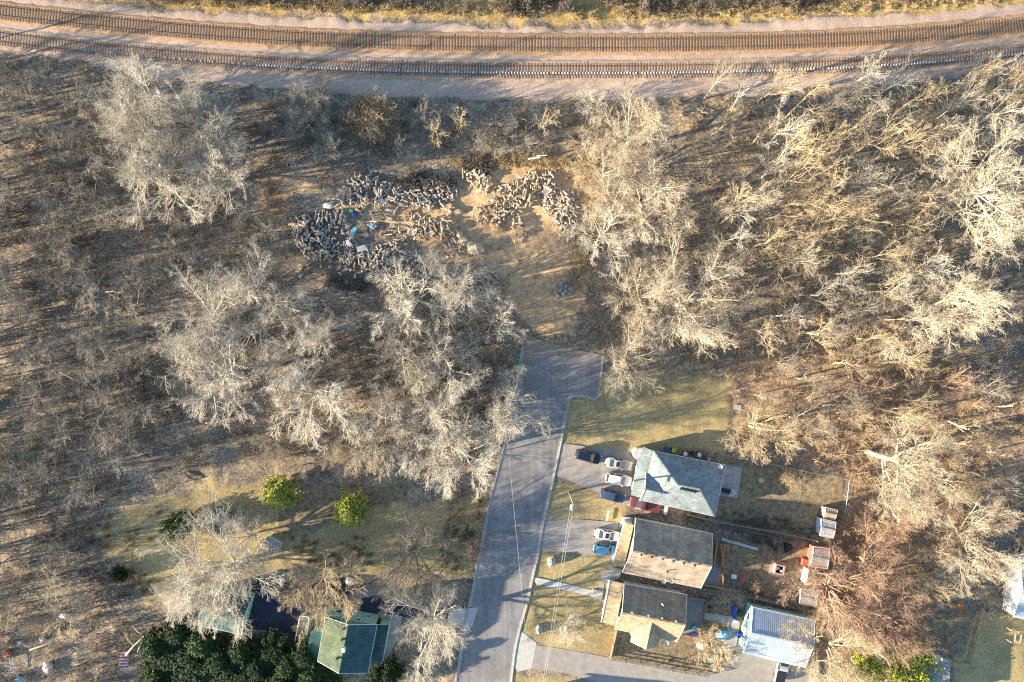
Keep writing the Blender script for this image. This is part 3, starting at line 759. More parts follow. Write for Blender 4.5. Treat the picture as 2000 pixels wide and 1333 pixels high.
PITS = DIRT[:1]+DIRT[2:]+LAWN[:3]+LAWN[4:]+SHADY[:3]
def jitter_fill(poly, step, rnd, avoid=()):
    xs = [p[0] for p in poly]; ys = [p[1] for p in poly]; out = []
    y = min(ys); row = 0
    while y < max(ys):
        x = min(xs)+(step/2 if row % 2 else 0)
        while x < max(xs):
            q = (x+rnd.uniform(-.42,.42)*step, y+rnd.uniform(-.42,.42)*step)
            a = np.array([[q[0]]]); b = np.array([[q[1]]])
            if inpoly(a, b, poly)[0,0] and not any(inpoly(a, b, z)[0,0] for z in avoid): out.append(q)
            x += step
        y += step*.9; row += 1
    return out
rnd = random.Random(21)
WOODS = [ # ground polygon, spacing px, materials, height range, radius range, label, group
 ([(-60,130),(130,140),(230,200),(240,440),(330,520),(300,620),(-60,640)], 55, (GY,DK,GY,GY), (6,9), (28,46), 'dark wood at upper left', 'trees in the dark wood at upper left'),
 ([(240,440),(500,440),(560,330),(640,300),(640,345),(560,420),(560,520),(420,500),(330,520)], 54, (GY,DK,GY), (5,8), (24,40), 'gap left of the log piles', 'trees in the gap left of the log piles'),
 ([(-60,650),(300,640),(330,760),(330,850),(120,1000),(-60,1010)], 58, (GY,GY,DK,GY), (6,9), (28,44), 'shaded wood at mid left', 'trees in the shaded wood at mid left'),
 ([(-60,1020),(110,1020),(200,1130),(250,1240),(-60,1240)], 62, (GY,TN,GY), (6,9), (26,42), 'wood above the lower left junk', 'trees above the junk at lower left'),
 ([(480,180),(860,205),(1120,205),(1120,290),(900,305),(780,315),(560,290),(480,250)], 62, (GY,TN,GY), (4,8), (20,32), 'brush strip between railway and firewood', 'low trees between railway and firewood'),
 ([(580,600),(760,560),(960,640),(990,700),(960,800),(880,930),(560,930),(500,860),(640,800)], 66, (GY,TN,DK), (5,8), (22,36), 'pale-crowned wood left of the road', 'understorey trees left of the road'),
 ([(1330,190),(1600,190),(1880,160),(1900,260),(1800,330),(1500,330),(1340,330)], 58, (TN,GY,TN,P_), (12,18), (32,50), 'upper right railside wood', 'trees below the railway at upper right'),
 ([(1370,345),(1800,345),(1760,560),(1700,690),(1480,690),(1440,560),(1370,480)], 56, (TN,GY,P_,TN), (12,18), (32,50), 'big wood right of the clearing', 'trees in the middle of the right wood'),
 ([(1460,700),(1720,700),(1960,740),(1960,900),(1820,960),(1700,820),(1560,830),(1470,780)], 60, (TN,RD,GY,TN), (10,15), (30,46), 'leafy wood above the back yards', 'trees in the leafy wood above the back yards'),
 ([(1690,930),(1960,950),(1900,1050),(1780,1160),(1660,1160),(1680,1000)], 60, (RD,TN,GY), (7,11), (22,34), 'thicket right of the small sheds', 'trees in the thicket right of the sheds'),
 ([(1620,1200),(1760,1200),(1760,1290),(1620,1330)], 56, (RD,TN), (5,8), (24,32), 'thicket right of the garage', 'low trees right of the garage'),
]
COLW = {P_: 'pale', GY: 'grey', DK: 'dark', TN: 'tan', RD: 'reddish'}
for poly, st, mats_, hr, rr, lab, grp in WOODS:
    xs = [p[0] for p in poly]; ys = [p[1] for p in poly]
    for q in jitter_fill(poly, st, rnd):
        h = rnd.uniform(*hr); k = rnd.randrange(4); mm = rnd.choice(mats_)
        u = (q[0]-min(xs))/(max(xs)-min(xs)); v = (q[1]-min(ys))/(max(ys)-min(ys))
        cell = ('upper ', '', 'lower ')[min(2, int(v*3))]+('left', 'middle', 'right')[min(2, int(u*3))]
        if cell == 'middle': cell = 'centre'
        plant('slender_tree', SLIM[k], 0, 0, h, rnd.uniform(*rr)*1.04, mm, '%s %sbare tree, %s of the %s' % (COLW[mm], 'tall ' if h > (hr[0]+hr[1])/2 else 'short ', cell, lab), 'tree', grp, h0=12., r0=3., base=q)
# trees just outside the left edge: their shadows cross the ground in view
for q in jitter_fill([(-330,80),(-75,100),(-75,1150),(-330,1150)], 95, rnd):
    plant('bare_tree', SLIM[rnd.randrange(4)], 0, 0, rnd.uniform(9,13), rnd.uniform(35,50), GY, 'bare tree of the wood beyond the left edge of the photograph', 'tree', 'trees beyond the left edge', h0=12., r0=3., base=q)

bushes = [(965,265,4,38,1,GY,'round grey bare shrub just above the firewood piles'),(530,880,5,48,0,GY,'grey bare shrub standing on the lawn above the lime evergreen'),
 (1130,540,4,36,2,GY,'grey bare shrub by the small stone heap near the end of the road'),(462,432,3.5,22,3,GY,'small silvery shrub below the pale upper left trees'),
 (1160,200,5,40,0,P_,'pale shrub at the railway edge right of the clearing'),(1545,930,3,26,1,TN,'tan shrub in the back yard of the hip-roofed house'),
 (1477,1150,2.5,15,2,RD,'round reddish dormant shrub by the fence below the fire pit'),(1530,1160,2,13,1,RD,'low reddish shrub right of the round one by the fence'),
 (1890,195,5,38,0,GY,'grey shrub at the railway edge at upper right'),(1735,175,4.5,34,3,GY,'rounded grey shrub beside the railway, upper right'),
 (930,1020,2.5,24,2,TN,'tan leafy shrub along the left kerb of the road'),(925,1075,2.5,24,0,RD,'reddish shrub at the left kerb by the shadow edge'),
 (350,900,3,38,1,GY,'brushy grey shrub inside the old garden plot'),(160,1180,3,30,3,GY,'grey shrub beside the tarp at lower left')]
for cx, cy, h, r, k, m, lab in bushes:
    plant('bare_shrub', BUSH[k], cx, cy, h, r, m, lab, 'shrub', 'bare shrubs', h0=3.5, r0=2.2)
plant('bare_tree', BIG[4], 1402, 1268, 6, 42, TN, 'small tangled bare tree over the clutter in the lowest back yard', 'tree')
M['brush_brown'] = mat('brush_brown', (.24,.17,.13), col2=(.12,.095,.08), scale=.4, spec=.1)
# orange-leaved shrub tree
e = plant('leafy_shrub', BUSH[1], 722, 228, 6, 58, TN, 'shrubby tree still holding orange leaves beside the railway', 'shrub', h0=3.5, r0=2.2)
r = np.random.RandomState(5); d_ = norm(r.randn(4500,3)); d_[:,2] = np.abs(d_[:,2]); rad_ = .55+.5*r.rand(4500,1)
lv, lf = leaf_quads(r, d_*rad_*np.array([2.2,2.2,3.2]), .035)
o = link('leaves', mesh_np('leaves', lv, lf), M['leaf_orange'], e)

ever = [(541,965,6,36,1,'leaf_lime','lime green evergreen on the lawn, left one of the two'),(681,1000,6,36,1,'leaf_lime','lime green evergreen on the lawn, right one of the two'),
 (362,1020,2.5,24,3,'leaf_mid','dark green juniper on the yellow lawn, right half of a spreading pair'),(338,1034,2.5,24,3,'leaf_mid','dark green juniper on the yellow lawn, left half of a spreading pair'),
 (232,1122,2.5,16,3,'leaf_dark','small dark juniper on the left lawn'),(432,1024,5,32,0,'leaf_blue','blue-grey spruce above the big pale tree at lower left'),
  (1775,1305,4,48,3,'leaf_lime','yellow-green evergreen at the bottom edge by the grey shed roof'),(1695,1300,3.5,30,3,'leaf_lime','yellow-green shrub at the bottom edge right of the garage')]
for cx, cy, h, r, k, mm, lab in ever:
    plant('evergreen_shrub' if h < 5 else 'evergreen_tree', CON[k], cx, cy, h, r, M[mm], lab, 'evergreen', 'evergreens on the lawns', h0=(7,7,6,3)[k], r0=(2.6,2.6,2.8,2.2)[k], mt=DK)
ced = [(300,1270),(345,1242),(330,1300),(390,1262),(425,1295),(372,1330),(465,1278),(500,1310),(530,1272),(560,1305),(595,1285),(470,1340),(600,1330),(545,1345),(430,1345),(305,1335),(760,1318),(745,1335),(640,1342)]
for i, (cx, cy) in enumerate(ced):
    plant('cedar_tree', CON[(0,1,2)[i%3]], cx, cy, 3.6+1.6*rnd.random(), (rnd.uniform(30,42) if cy < 1290 else rnd.uniform(40,56)) if cx < 620 else 26, M['leaf_dark' if i%3 else 'leaf_mid'], ('dark green cedar of the bottom left mass, %s' % {300:'topmost at its left end', 345:'at the peak of its left side', 330:'under the left peak', 390:'right of the left peak', 425:'under the teal house eave', 372:'cut by the bottom edge, left side', 465:'just below the teal house', 500:'in its middle, lower half', 530:'below the end of the dark driveway', 560:'between driveway and bottom edge', 595:'touching the green-roofed house deck', 470:'cut by the bottom edge, middle', 600:'at its lower right corner', 545:'cut by the bottom edge, right side', 430:'cut by the bottom edge, left of middle', 305:'at its lower left corner'}[cx]) if cx < 620 else ('small dark cedar below the green-roofed house, %s' % {760:'rightmost', 745:'middle', 640:'leftmost'}[cx]), 'tree', 'cedars along the bottom edge', h0=7., r0=2.6, mt=DK)

# undergrowth: low brush nobody could count
def brush_field(name, polys, n, hr, rr, seed, m, avoid, label, cat, proto_args=None, dens=None):
    r = np.random.RandomState(seed); prot = []
    for i in range(5):
        v, f = bush_arrays(seed*10+i, 1.0, 1.0, **(proto_args or dict(stems=7, c1=4, c2=2, twig=.011))); prot.append((v, f))
    pts = []
    xs = [p[0] for P in polys for p in P]; ys = [p[1] for P in polys for p in P]
    while len(pts) < n:
        x = r.uniform(min(xs), max(xs), n); y = r.uniform(min(ys), max(ys), n)
        ok = np.zeros(n, bool)
        for P in polys: ok |= inpoly(x, y, P)
        for P in avoid: ok &= ~inpoly(x, y, P)
        ok &= vnoise(x, y, seed+5, 38) > .28
        pts += list(zip(x[ok], y[ok]))
    lst = []
    for i, (x, y) in enumerate(pts[:n]):
        v, f = prot[i%5]; a = r.rand()*6.28; ca, sa = math.cos(a), math.sin(a); h = r.uniform(*hr); q = r.uniform(*rr)
        p = G(x, y)
        w_ = np.stack([(v[:,0]*ca-v[:,1]*sa)*q+p.x, (v[:,0]*sa+v[:,1]*ca)*q+p.y, v[:,2]*h-.1], 1)
        lst.append((w_, f))
    V, F = merge(lst)
    # keep twig thickness sensible: geometry already scaled by clump size
    return tag(link(name, mesh_np(name, V, F), m), label, cat, kind='stuff')
WOODPOLY = [[(-200,120),(120,125),(300,165),(500,190),(1150,205),(1150,300),(900,300),(720,330),(560,420),(560,560),(760,640),(900,600),(1000,640),(1000,760),(930,940),(560,930),(420,870),(330,860),(140,1060),(200,1180),(260,1220),(250,1420),(-200,1420)],
            [(1140,205),(2200,140),(2200,1200),(1900,1200),(1800,1190),(1790,1280),(1600,1290),(1600,1060),(1670,930),(1430,860),(1430,740),(1300,710),(1170,690),(1120,640),(1190,500),(1180,330)]]
M['brush_grey'] = mat('brush_grey', (.31,.265,.21), col2=(.18,.15,.12), scale=.25, spec=.1)
M['brush_tan'] = mat('brush_tan', (.56,.44,.29), col2=(.34,.265,.18), scale=.25, spec=.1)
M['grass_gold'] = mat('grass_gold', (.68,.53,.30), col2=(.46,.34,.17), scale=.6, spec=.1)
brush_field('undergrowth', [WOODPOLY[0]], 2300, (.6,2.2), (.8,1.8), 31, M['brush_grey'], [], 'grey leafless underbrush covering the wood floor on the left', 'underbrush')
brush_field('undergrowth', [WOODPOLY[1]], 1800, (.6,2.2), (.8,1.8), 32, M['brush_tan'], [], 'tan leafless underbrush covering the wood floor on the right', 'underbrush')
topline = [(-200,-120),(2200,-120),(2200,-60),(1950,-10),(1700,12),(1500,20),(1200,30),(1000,28),(700,18),(400,6),(200,-8),(-200,-40)]
brush_field('undergrowth', [topline], 900, (1.2,3.2), (1.0,1.9), 33, M['brush_grey'], [], 'brown brush along the top edge beyond the railway', 'underbrush', dict(stems=9,c1=5,c2=4,twig=.014))
gold_edge = [(-200,-60),(200,-4),(420,14),(700,26),(1000,36),(1200,40),(1500,32),(1700,22),(1900,12),(2200,-40),(2200,-70),(1900,-16),(1500,10),(1000,14),(500,-4),(-200,-90)]
brush_field('dry_grass', [gold_edge, [(870,300),(1170,300),(1200,420),(1160,520),(1120,540),(1140,430),(1120,330),(880,325)]], 1400, (.4,1.0), (.4,.9), 34, M['grass_gold'], [], 'golden dry grass tufts along the railway edge and around the clearing', 'dry grass', dict(stems=16,c1=3,c2=0,twig=.012))

brush_field('garden_brush', [[(150,1010),(330,985),(380,1010),(240,1080),(330,1150),(250,1180),(130,1110)],[(560,1050),(700,1040),(740,1110),(600,1110)],[(880,950),(945,965),(920,1140),(860,1100)],[(1400,990),(1480,1000),(1590,1035),(1590,1052),(1500,1034),(1400,1014)],[(1432,1034),(1505,1050),(1500,1066),(1425,1048)],[(1440,1150),(1560,1165),(1600,1200),(1556,1180),(1440,1156)],[(1330,1290),(1400,1250),(1440,1275),(1400,1312)],[(1340,1182),(1430,1160),(1440,1185),(1380,1192)],[(1330,1000),(1400,1010),(1400,1020),(1330,1012)]], 420, (.4,1.3), (.4,.9), 35, M['brush_brown'], [], 'brown dormant stems along the yard fences and lawn edges', 'garden brush')
# ------------------------------------------------------------------ firewood
def log_mesh(name, L_, r_, seed, bark, split=False):
    rg = random.Random(seed); mb = MB(); k = 9
    pts = [((t-.5)*L_, rg.uniform(-.02,.02), rg.uniform(-.02,.02)) for t in (0,.33,.66,1)]
    mb.tube(pts, [r_*rg.uniform(.92,1.08) for _ in pts], k, 0, False)
    e = 3*k
    mb.f.append(tuple(reversed(range(k)))); mb.m.append(1); mb.f.append(tuple(e+j for j in range(k))); mb.m.append(1)
    if split:
        for i, v in enumerate(mb.v):
            if v[2] > r_*.25: mb.v[i] = (v[0], v[1], r_*.25)
    me = bpy.data.meshes.new(name); me.from_pydata(mb.v, [], mb.f); me.materials.append(bark); me.materials.append(M['log_end'])
    me.polygons.foreach_set('material_index', mb.m); me.update(); return me
LOGS = {}
for key in ('log_grey','log_tan','log_dark'):
    LOGS[key] = [log_mesh('log', 1.15, .21, 1, M[key]), log_mesh('log', .95, .16, 2, M[key]), log_mesh('log', 1.3, .27, 3, M[key], True),
                 log_mesh('log', 2.0, .18, 4, M[key]), log_mesh('log', .6, .27, 5, M[key])]
piles = [ # polygon (ground px), n individual, n small, bark, main angle, spread, peak height, label
 ([(648,385),(690,345),(712,338),(760,360),(800,372),(850,392),(850,410),(780,402),(700,398),(655,405)], 62, 80, 'log_grey', -40, 60, .9, 'grey weathered log in the long upper left pile of the firewood yard'),
 ([(568,428),(600,420),(640,450),(650,510),(600,505),(575,470)], 28, 60, 'log_dark', -60, 50, .9, 'dark weathered log in the leftmost heap of the firewood yard'),
 ([(612,412),(672,416),(682,438),(618,440)], 20, 6, 'log_grey', 88, 12, .4, 'short grey log in the neat rows left of the blue sheets'),
 ([(660,492),(720,486),(770,470),(830,500),(840,530),(740,535),(665,515)], 40, 80, 'log_grey', 70, 50, .8, 'grey log in the heap below the blue sheets'),
 ([(744,412),(762,410),(766,434),(742,436)], 6, 2, 'log_tan', 10, 15, .3, 'pale log in the small row alone in the middle of the yard'),
 ([(858,395),(880,400),(895,440),(890,460),(860,470),(800,455),(798,435),(840,430),(866,425)], 28, 40, 'log_tan', -35, 40, .7, 'tan cut log in the curved pile in the middle of the yard'),
 ([(845,455),(880,450),(905,480),(890,492),(860,480)], 9, 4, 'log_tan', -50, 20, .4, 'long peeled log in the small row below the curved pile'),
 ([(900,330),(950,325),(960,370),(1010,350),(1040,330),(1062,345),(1050,400),(985,430),(930,440),(920,410),(960,400),(930,380)], 48, 150, 'log_tan', 50, 45, 1.0, 'tan split log in the large sunlit pile at the top of the yard'),
 ([(1048,345),(1085,328),(1095,370),(1130,375),(1132,440),(1110,468),(1085,440),(1060,400),(1060,370)], 36, 110, 'log_grey', -60, 55, 1.1, 'grey-tan log in the pile at the right rim of the yard'),
 ([(995,430),(1018,425),(1028,450),(1022,480),(1000,478)], 10, 3, 'log_dark', -60, 30, .7, 'thick dark log in the short double row beside the clearing track'),
 ([(885,530),(930,520),(985,545),(990,572),(940,585),(890,560)], 16, 30, 'log_dark', -40, 50, .5, 'dark log under the bare tree at the lower end of the yard'),
]
piles += [ ([(598,500),(660,498),(760,535),(745,565),(650,550),(600,525)], 0, 22, 'log_dark', -30, 60, .2, 'x log in x'),
 ([(770,372),(870,345),(900,380),(860,398),(800,392)], 0, 60, 'log_dark', -40, 60, .6, 'x log in x'),
 ([(700,405),(800,400),(850,470),(760,475),(700,440)], 0, 40, 'log_grey', 10, 60, .15, 'x log in x'),
 ([(800,500),(905,470),(960,520),(900,600),(820,560)], 0, 45, 'log_grey', 30, 60, .25, 'x log in x'),
 ([(620,440),(690,440),(690,500),(640,500)], 0, 26, 'log_grey', 60, 50, .25, 'x log in x')]
piles += [([(1040,400),(1080,410),(1135,430),(1150,490),(1110,500),(1085,450)], 0, 50, 'log_tan', -50, 60, .3, 'x log in x')]
rg = random.Random(99)
loose = {k: [] for k in LOGS}
def in_poly_pt(x, y, P): return bool(inpoly(np.array([[x]]), np.array([[y]]), P)[0,0])
def edge_dist(x, y, P):
    best = 1e9
    for i in range(len(P)):
        a = Vector(P[i]); b = Vector(P[(i+1)%len(P)]); p = Vector((x, y)); ab = b-a
        t = max(0, min(1, (p-a).dot(ab)/ab.length_squared)); best = min(best, (p-a-ab*t).length)
    return best
for poly, nI, nS, key, ang, spr, pk, lab in piles:
    xs = [p[0] for p in poly]; ys = [p[1] for p in poly]
    cnt = 0
    while cnt < nI+int(nS*2.2):
        x = rg.uniform(min(xs), max(xs)); y = rg.uniform(min(ys), max(ys))
        if not in_poly_pt(x, y, poly): continue
        ed = min(1, edge_dist(x, y, poly)/11); top = pk*ed
        isI = cnt < nI
        p = G(x, y); z = .10+.62*(top*rg.uniform(.75,1.0) if isI else top*rg.uniform(.2,.85))
        kk = key if rg.random() < .75 else rg.choice(['log_grey','log_tan','log_dark'])
        sh = rg.choice([0,0,1,1,2,3,4]); a = math.radians(ang+rg.gauss(0, spr)); sc_ = rg.uniform(.72,1.05) if isI else rg.uniform(.35,.8)
        rot = (rg.uniform(-3,3), rg.gauss(0,.12), a)
        if isI:
            o = bpy.data.objects.new('log', LOGS[kk][sh]); C.objects.link(o); o.location = (p.x, p.y, z); o.rotation_euler = rot; o.scale = (sc_,)*3
            tag(o, lab, 'log', lab.split(' log ')[1][:60].replace('in the','logs in the') if ' log ' in lab else 'logs')
        else: loose[kk].append((p.x, p.y, z, rot, sc_, sh))
        cnt += 1
from mathutils import Euler
LV = []; LF = []; LM = []; b = 0
allm = [M['log_grey'], M['log_tan'], M['log_dark'], M['log_end']]
for ki, kk in enumerate(('log_grey','log_tan','log_dark')):
    for x, y, z, rot, s_, sh in loose[kk]:
        me = LOGS[kk][sh]; R_ = Euler(rot).to_matrix()
        for v in me.vertices: LV.append(tuple(R_ @ (v.co*s_)+Vector((x, y, z))))
        for p in me.polygons: LF.append(tuple(b+i for i in p.vertices)); LM.append(3 if p.material_index else ki)
        b += len(me.vertices)
me = bpy.data.meshes.new('log'); me.from_pydata(LV, [], LF)
for m_ in allm: me.materials.append(m_)
me.polygons.foreach_set('material_index', LM)
tag(link('log', me), 'small split logs and branch pieces filling the firewood piles', 'firewood', kind='stuff')
# upright rounds
for i in range(20):
    a = i*2.4; q = 2.9*math.sqrt(i); p = G(961+q*math.cos(a)*.75+i*.5, 438+q*math.sin(a)*1.2)
    mb = MB(); rr_ = rg.uniform(.17,.24); hh_ = rg.uniform(.35,.8)
    mb.tube([(p.x,p.y,-.05),(p.x+.02,p.y,hh_)], rr_, 10, 0, True); mb.m[-1] = 1
    tag(mb.build('log_round', [M['log_tan'], M['log_end']]), 'log round standing on end in the cluster at the centre of the clearing', 'log round', 'upright log rounds')
def blob(name, p, r, m, lab, cat, seed=0, grp=None, n=10):
    rg_ = random.Random(seed); mb = MB(); c = G(*p)
    mb.rough((c.x, c.y, r[2]*.35), r, rg_, n=n, rings=6)
    return tag(mb.build(name, M[m], smooth=False), lab, cat, grp)
for i in range(16):
    x = 1100+rg.uniform(-15,14); y = 567+rg.uniform(-22,20); s_ = rg.uniform(.3,.55)
    blob('stone', (x, y), (s_, s_*.85, s_*.8), 'stone', 'pale grey stone in the heap beside the track to the road', 'stone', i, 'stones in the heap by the track', 8)
for p, r_, mm, lab in [((1077,1095),(.75,1.0,.9),'stone','big pale boulder on the lawn above the front path'),((1053,1228),(.6,.9,.7),'stone','grey boulder beside the driveway apron'),
    ((932,488),(1.5,1.1,.9),'stone_warm','large sandy boulder heap below the log piles'),((905,472),(.9,.8,.6),'stone_warm','sandy boulder left of the largest one'),((650,1131),(.1,.1,.1),'stone','x'),
    ((919,480),(.8,.7,.6),'stone_warm','sandy boulder between its two larger neighbours'),((898,460),(.6,.6,.5),'stone_warm','small sandy boulder, uppermost of the row'),
    ((941,492),(.6,.6,.8),'stone','grey rock on the right end of the sandy boulders')]:
    if lab != 'x': blob('boulder', p, r_, mm, lab, 'boulder', hash(lab) % 997 if False else int(p[0]), None)
for (x, y, a, L_, r_, lab) in [(963,549,-38,5.5,.42,'long thick weathered log lying at the lower end of the yard'),(947,556,-62,3.6,.3,'dark thick log leaning beside the long weathered one'),
    (936,520,0,3,.3,'grey trunk piece under the bare tree by the yard')]:
    mb = MB(); c = G(x, y); a = math.radians(a); d = Vector((math.cos(a), math.sin(a), 0))*L_/2
    mb.tube([c-d+Vector((0,0,.35)), c+Vector((0,.1,.4)), c+d+Vector((0,0,.35))], [r_, r_*.95, r_*.8], 12, 0); mb.m[-1] = 1; mb.m[-2] = 1
    tag(mb.build('fallen_log', [M['log_grey'], M['log_end']], smooth=True), lab, 'log')
# branch heap (dark brush piles)
brush_field('branch_heap', [[(770,350),(800,335),(880,350),(890,375),(850,385),(790,370)],[(905,320),(945,308),(955,335),(910,338)],[(640,525),(760,520),(800,545),(700,570),(640,550)]], 75, (.5,1.2), (.8,1.5), 41, M['bark_dark'], [], 'tangled dark branches heaped between the log piles', 'branch heap', dict(stems=14,c1=4,c2=3,twig=.02))

def sheet_obj(name, pts, h, th, m, lab, cat, grp=None, ridge=False):
    mb = MB(); P = [G(x, y, 0) for x, y in pts]
    mb.slab([Vector((p.x, p.y, h+.06*(i%2))) for i, p in enumerate(P)], th)
    c = sum(P, Vector())/len(P)
    return tag(mb.build(name, M[m]), lab, cat, grp)
sheet_obj('plastic_sheet', [(692,444),(699,448),(689,466),(682,462)], .5, .08, 'light_blue', 'blue rectangular sheet leaning among the logs, upper of the two', 'sheet')
sheet_obj('plastic_sheet', [(697,484),(714,479),(719,489),(700,494)], .5, .08, 'tarp_grey', 'pale blue-grey board lying on the lower log heap', 'sheet')
blob('boat_hull', (642,402), (1.0,.55,.4), 'tarp_grey', 'grey upturned tub at the left end of the upper pile', 'tub', 3)
blob('tarp', (728,442), (.6,.6,.25), 'light_blue', 'crumpled light blue plastic in the middle of the yard', 'tarp', 9)
blob('plastic_bag', (687,412), (.45,.3,.25), 'green_plastic', 'green bag on the upper log pile', 'bag', 5)
blob('bucket', (697,409), (.35,.3,.25), 'orange_plastic', 'orange bucket on the upper log pile', 'bucket', 6)
blob('tarp', (692,418), (.6,.3,.25), 'blue_plastic', 'dark blue crumpled tarp below the green bag', 'tarp', 7)
sheet_obj('appliance', [(676,472),(682,470),(690,480),(684,484)], .7, .6, 'white_paint', 'white discarded appliance between the blue sheets', 'appliance')
mb = MB(); mb.tube([G(1032,311,.9), G(1055,307,.9)], .16, 10); tag(mb.build('pipe', M['white_paint']), 'white pipe lying across the top of the clearing, thicker one', 'pipe')
mb = MB(); mb.tube([G(1048,305,1.0), G(1068,304,1.0)], .08, 8); tag(mb.build('pipe', M['white_paint']), 'thin white pipe beside the thick one above the clearing', 'pipe')

# ------------------------------------------------------------------ buildings
def house(name, c, label, cat='house'): return site(name, tuple(G(*c)), label, cat)
def walls(h, foot, zt, m, gables=(), z0=-.1, name='wall'):
    mb = MB(); mb.prism(foot, z0, zt, 0)
    for a, b_, p in gables:
        a = Vector(a); b_ = Vector(b_); p = Vector(p)
        mb.poly([(a.x,a.y,zt),(b_.x,b_.y,zt),(p.x,p.y,p.z)]); mb.poly([(p.x,p.y,p.z),(b_.x,b_.y,zt),(a.x,a.y,zt)])
    return mb.build(name, M[m] if isinstance(m, str) else m, h)
def shrink(P, k=.4):
    c = sum((Vector((p[0],p[1],0)) for p in P), Vector())/len(P)
    return [Vector((p[0],p[1],0))+(c-Vector((p[0],p[1],0))).normalized()*k for p in P]
def fascia(h, pts, m='white_paint', t=.2, wd=.06, close=False):
    mb = MB(); n = len(pts)
    for i in range(n-(0 if close else 1)):
        a = Vector(pts[i]); b_ = Vector(pts[(i+1)%n]); mb.bar(a+Vector((0,0,-.07)), b_+Vector((0,0,-.07)), wd, t)
    return mb.build('fascia', M[m], h)
def window(h, a, b_, z0, z1, out, frame='white_paint', name='window'):
    "window on a wall line from a to b (site xy), proud by out vector"
    a = Vector((a[0],a[1],0)); b_ = Vector((b_[0],b_[1],0)); o_ = Vector(out).normalized()
    d = (b_-a).normalized()
    f = MB(); q = [a+o_*.04, b_+o_*.04]
    for z in (z0, z1): f.bar(q[0]+Vector((0,0,z)), q[1]+Vector((0,0,z)), .1, .1)
    for p in q: f.prism([p-d*.05-o_*.05, p+d*.05-o_*.05, p+d*.05+o_*.05, p-d*.05+o_*.05], z0, z1)
    fr = f.build(name, M[frame], h)
    g = MB(); g.prism([a-o_*.01, b_-o_*.01, b_+o_*.02, a+o_*.02], z0+.05, z1-.05)
    sub(fr, g, 'pane', M['glass'])
def vents(h, pts, r_=.13, m='black_plastic', ht=.35):
    for p in pts:
        q = G(*p); mb = MB(); mb.tube([q-Vector((0,0,.25)), q+Vector((0,0,ht))], r_, 8); mb.tube([q+Vector((0,0,ht)), q+Vector((0,0,ht+.08))], r_*1.5, 8)
        mb.build('roof_vent', M[m], h)
def gable_house(h, NW, NE, SE, SW, RW, RE, wall_m, roofN, roofS, inset=.45, zt=None, th=.14):
    "corner and ridge points are 3-D; the ridge runs RW-RE between north and south planes"
    n = MB().slab([NW, NE, RE, RW], th); n.build('roof', M[roofN], h)
    s = MB().slab([SW, SE, RE-Vector((0,0,.004)), RW-Vector((0,0,.004))], th); s.build('roof', M[roofS], h)
    z = zt or min(NW.z, SW.z)-.05
    F = [NW, NE, SE, SW]; c = sum(F, Vector())/4
    ux = (NE-NW).normalized(); uy = (NW-SW).normalized()
    foot = [NW+ux*inset-uy*inset, NE-ux*inset-uy*inset, SE-ux*inset+uy*inset, SW+ux*inset+uy*inset]
    zz_ = z+.12
    rw = RW+ux*inset; re = RE-ux*inset
    walls(h, foot, zz_, wall_m, [(foot[3], foot[0], rw-Vector((0,0,th+.05))), (foot[1], foot[2], re-Vector((0,0,th+.05)))])
    mb = MB(); mb.bar(RW+Vector((0,0,.03)), RE+Vector((0,0,.03)), .28, .05); mb.build('ridge_cap', M[roofN], h)
    fascia(h, [SW, RW, NW]); fascia(h, [SE, RE, NE]); fascia(h, [NW, NE]); fascia(h, [SW, SE])
    return foot

# house 1: hip roof, blue-grey shingles
h1 = house('hip_roof_house', (1330,930), 'single-storey house with blue-grey hip roof beside the upper driveway')
e_ = 3.1
NW1, NE1, SE1, SW1 = G(1276,881,e_), G(1418,909,e_), G(1396,1009,e_), G(1254,978,e_)
RW1, RE1 = G(1323,948,5.6), G(1367,956,5.6)
GR0, GR1 = G(1261,951,4.75), G(1292,962,4.75)
GN = G(1266,928,e_)
MB().slab([NW1, NE1, RE1, RW1]).build('roof', M['blue_roof'], h1)
MB().slab([NE1, SE1, RE1]).build('roof', M['blue_roof'], h1)
MB().slab([NW1, RW1, SW1]).build('roof', M['blue_roof'], h1)
MB().slab([SW1, SE1, RE1, RW1]).build('roof', M['blue_roof'], h1)
# cross gable at the front
dS = (SE1-SW1).normalized(); dN = (NW1-SW1).normalized()
gA = SW1-dS*.35-dN*.05; gB = SW1-dS*.35+dN*4.6; gM = (gA+gB)/2; gM.z = e_+1.75; gR = gM+dS*3.6
MB().slab([gA+Vector((0,0,.02)), gM, gR, gA+dS*.6+Vector((0,0,.05))]).build('roof', M['blue_roof'], h1)
MB().slab([gB+Vector((0,0,.02)), gM, gR, gB+dS*.5+Vector((0,0,.05))]).build('roof', M['blue_roof'], h1)
wm = MB(); a_, b_, c_ = gA+dS*.3, gB+dS*.3, gM+dS*.3
wm.poly([a_, b_, (c_.x,c_.y,c_.z-.1)]); wm.poly([(c_.x,c_.y,c_.z-.1), b_, a_]); wm.build('gable_wall', M['white_paint'], h1)
fascia(h1, [gA, gM, gB], t=.35, wd=.10)
W1 = [NW1+dS*.4-dN*.4, NE1-dS*.4-dN*.4, SE1-dS*.4+dN*.4, SW1+dS*.4+dN*.4]
walls(h1, W1, e_-.12, 'white_paint'); fascia(h1, [NW1, NE1, SE1, SW1], t=.18, close=True)
lr = [G(1257,874,2.9), G(1274,880,3.0), G(1264,928,3.0), G(1252,973,3.0), G(1233,968,2.7), G(1245,900,2.7)]
zs = [2.75,3.02,3.02,3.02,2.62,2.65]
MB().slab([(p.x,p.y,z) for p, z in zip(lr, zs)]).build('porch_roof', M['blue_roof'], h1)
walls(h1, shrink(lr, .7), 2.6, 'cream_siding')
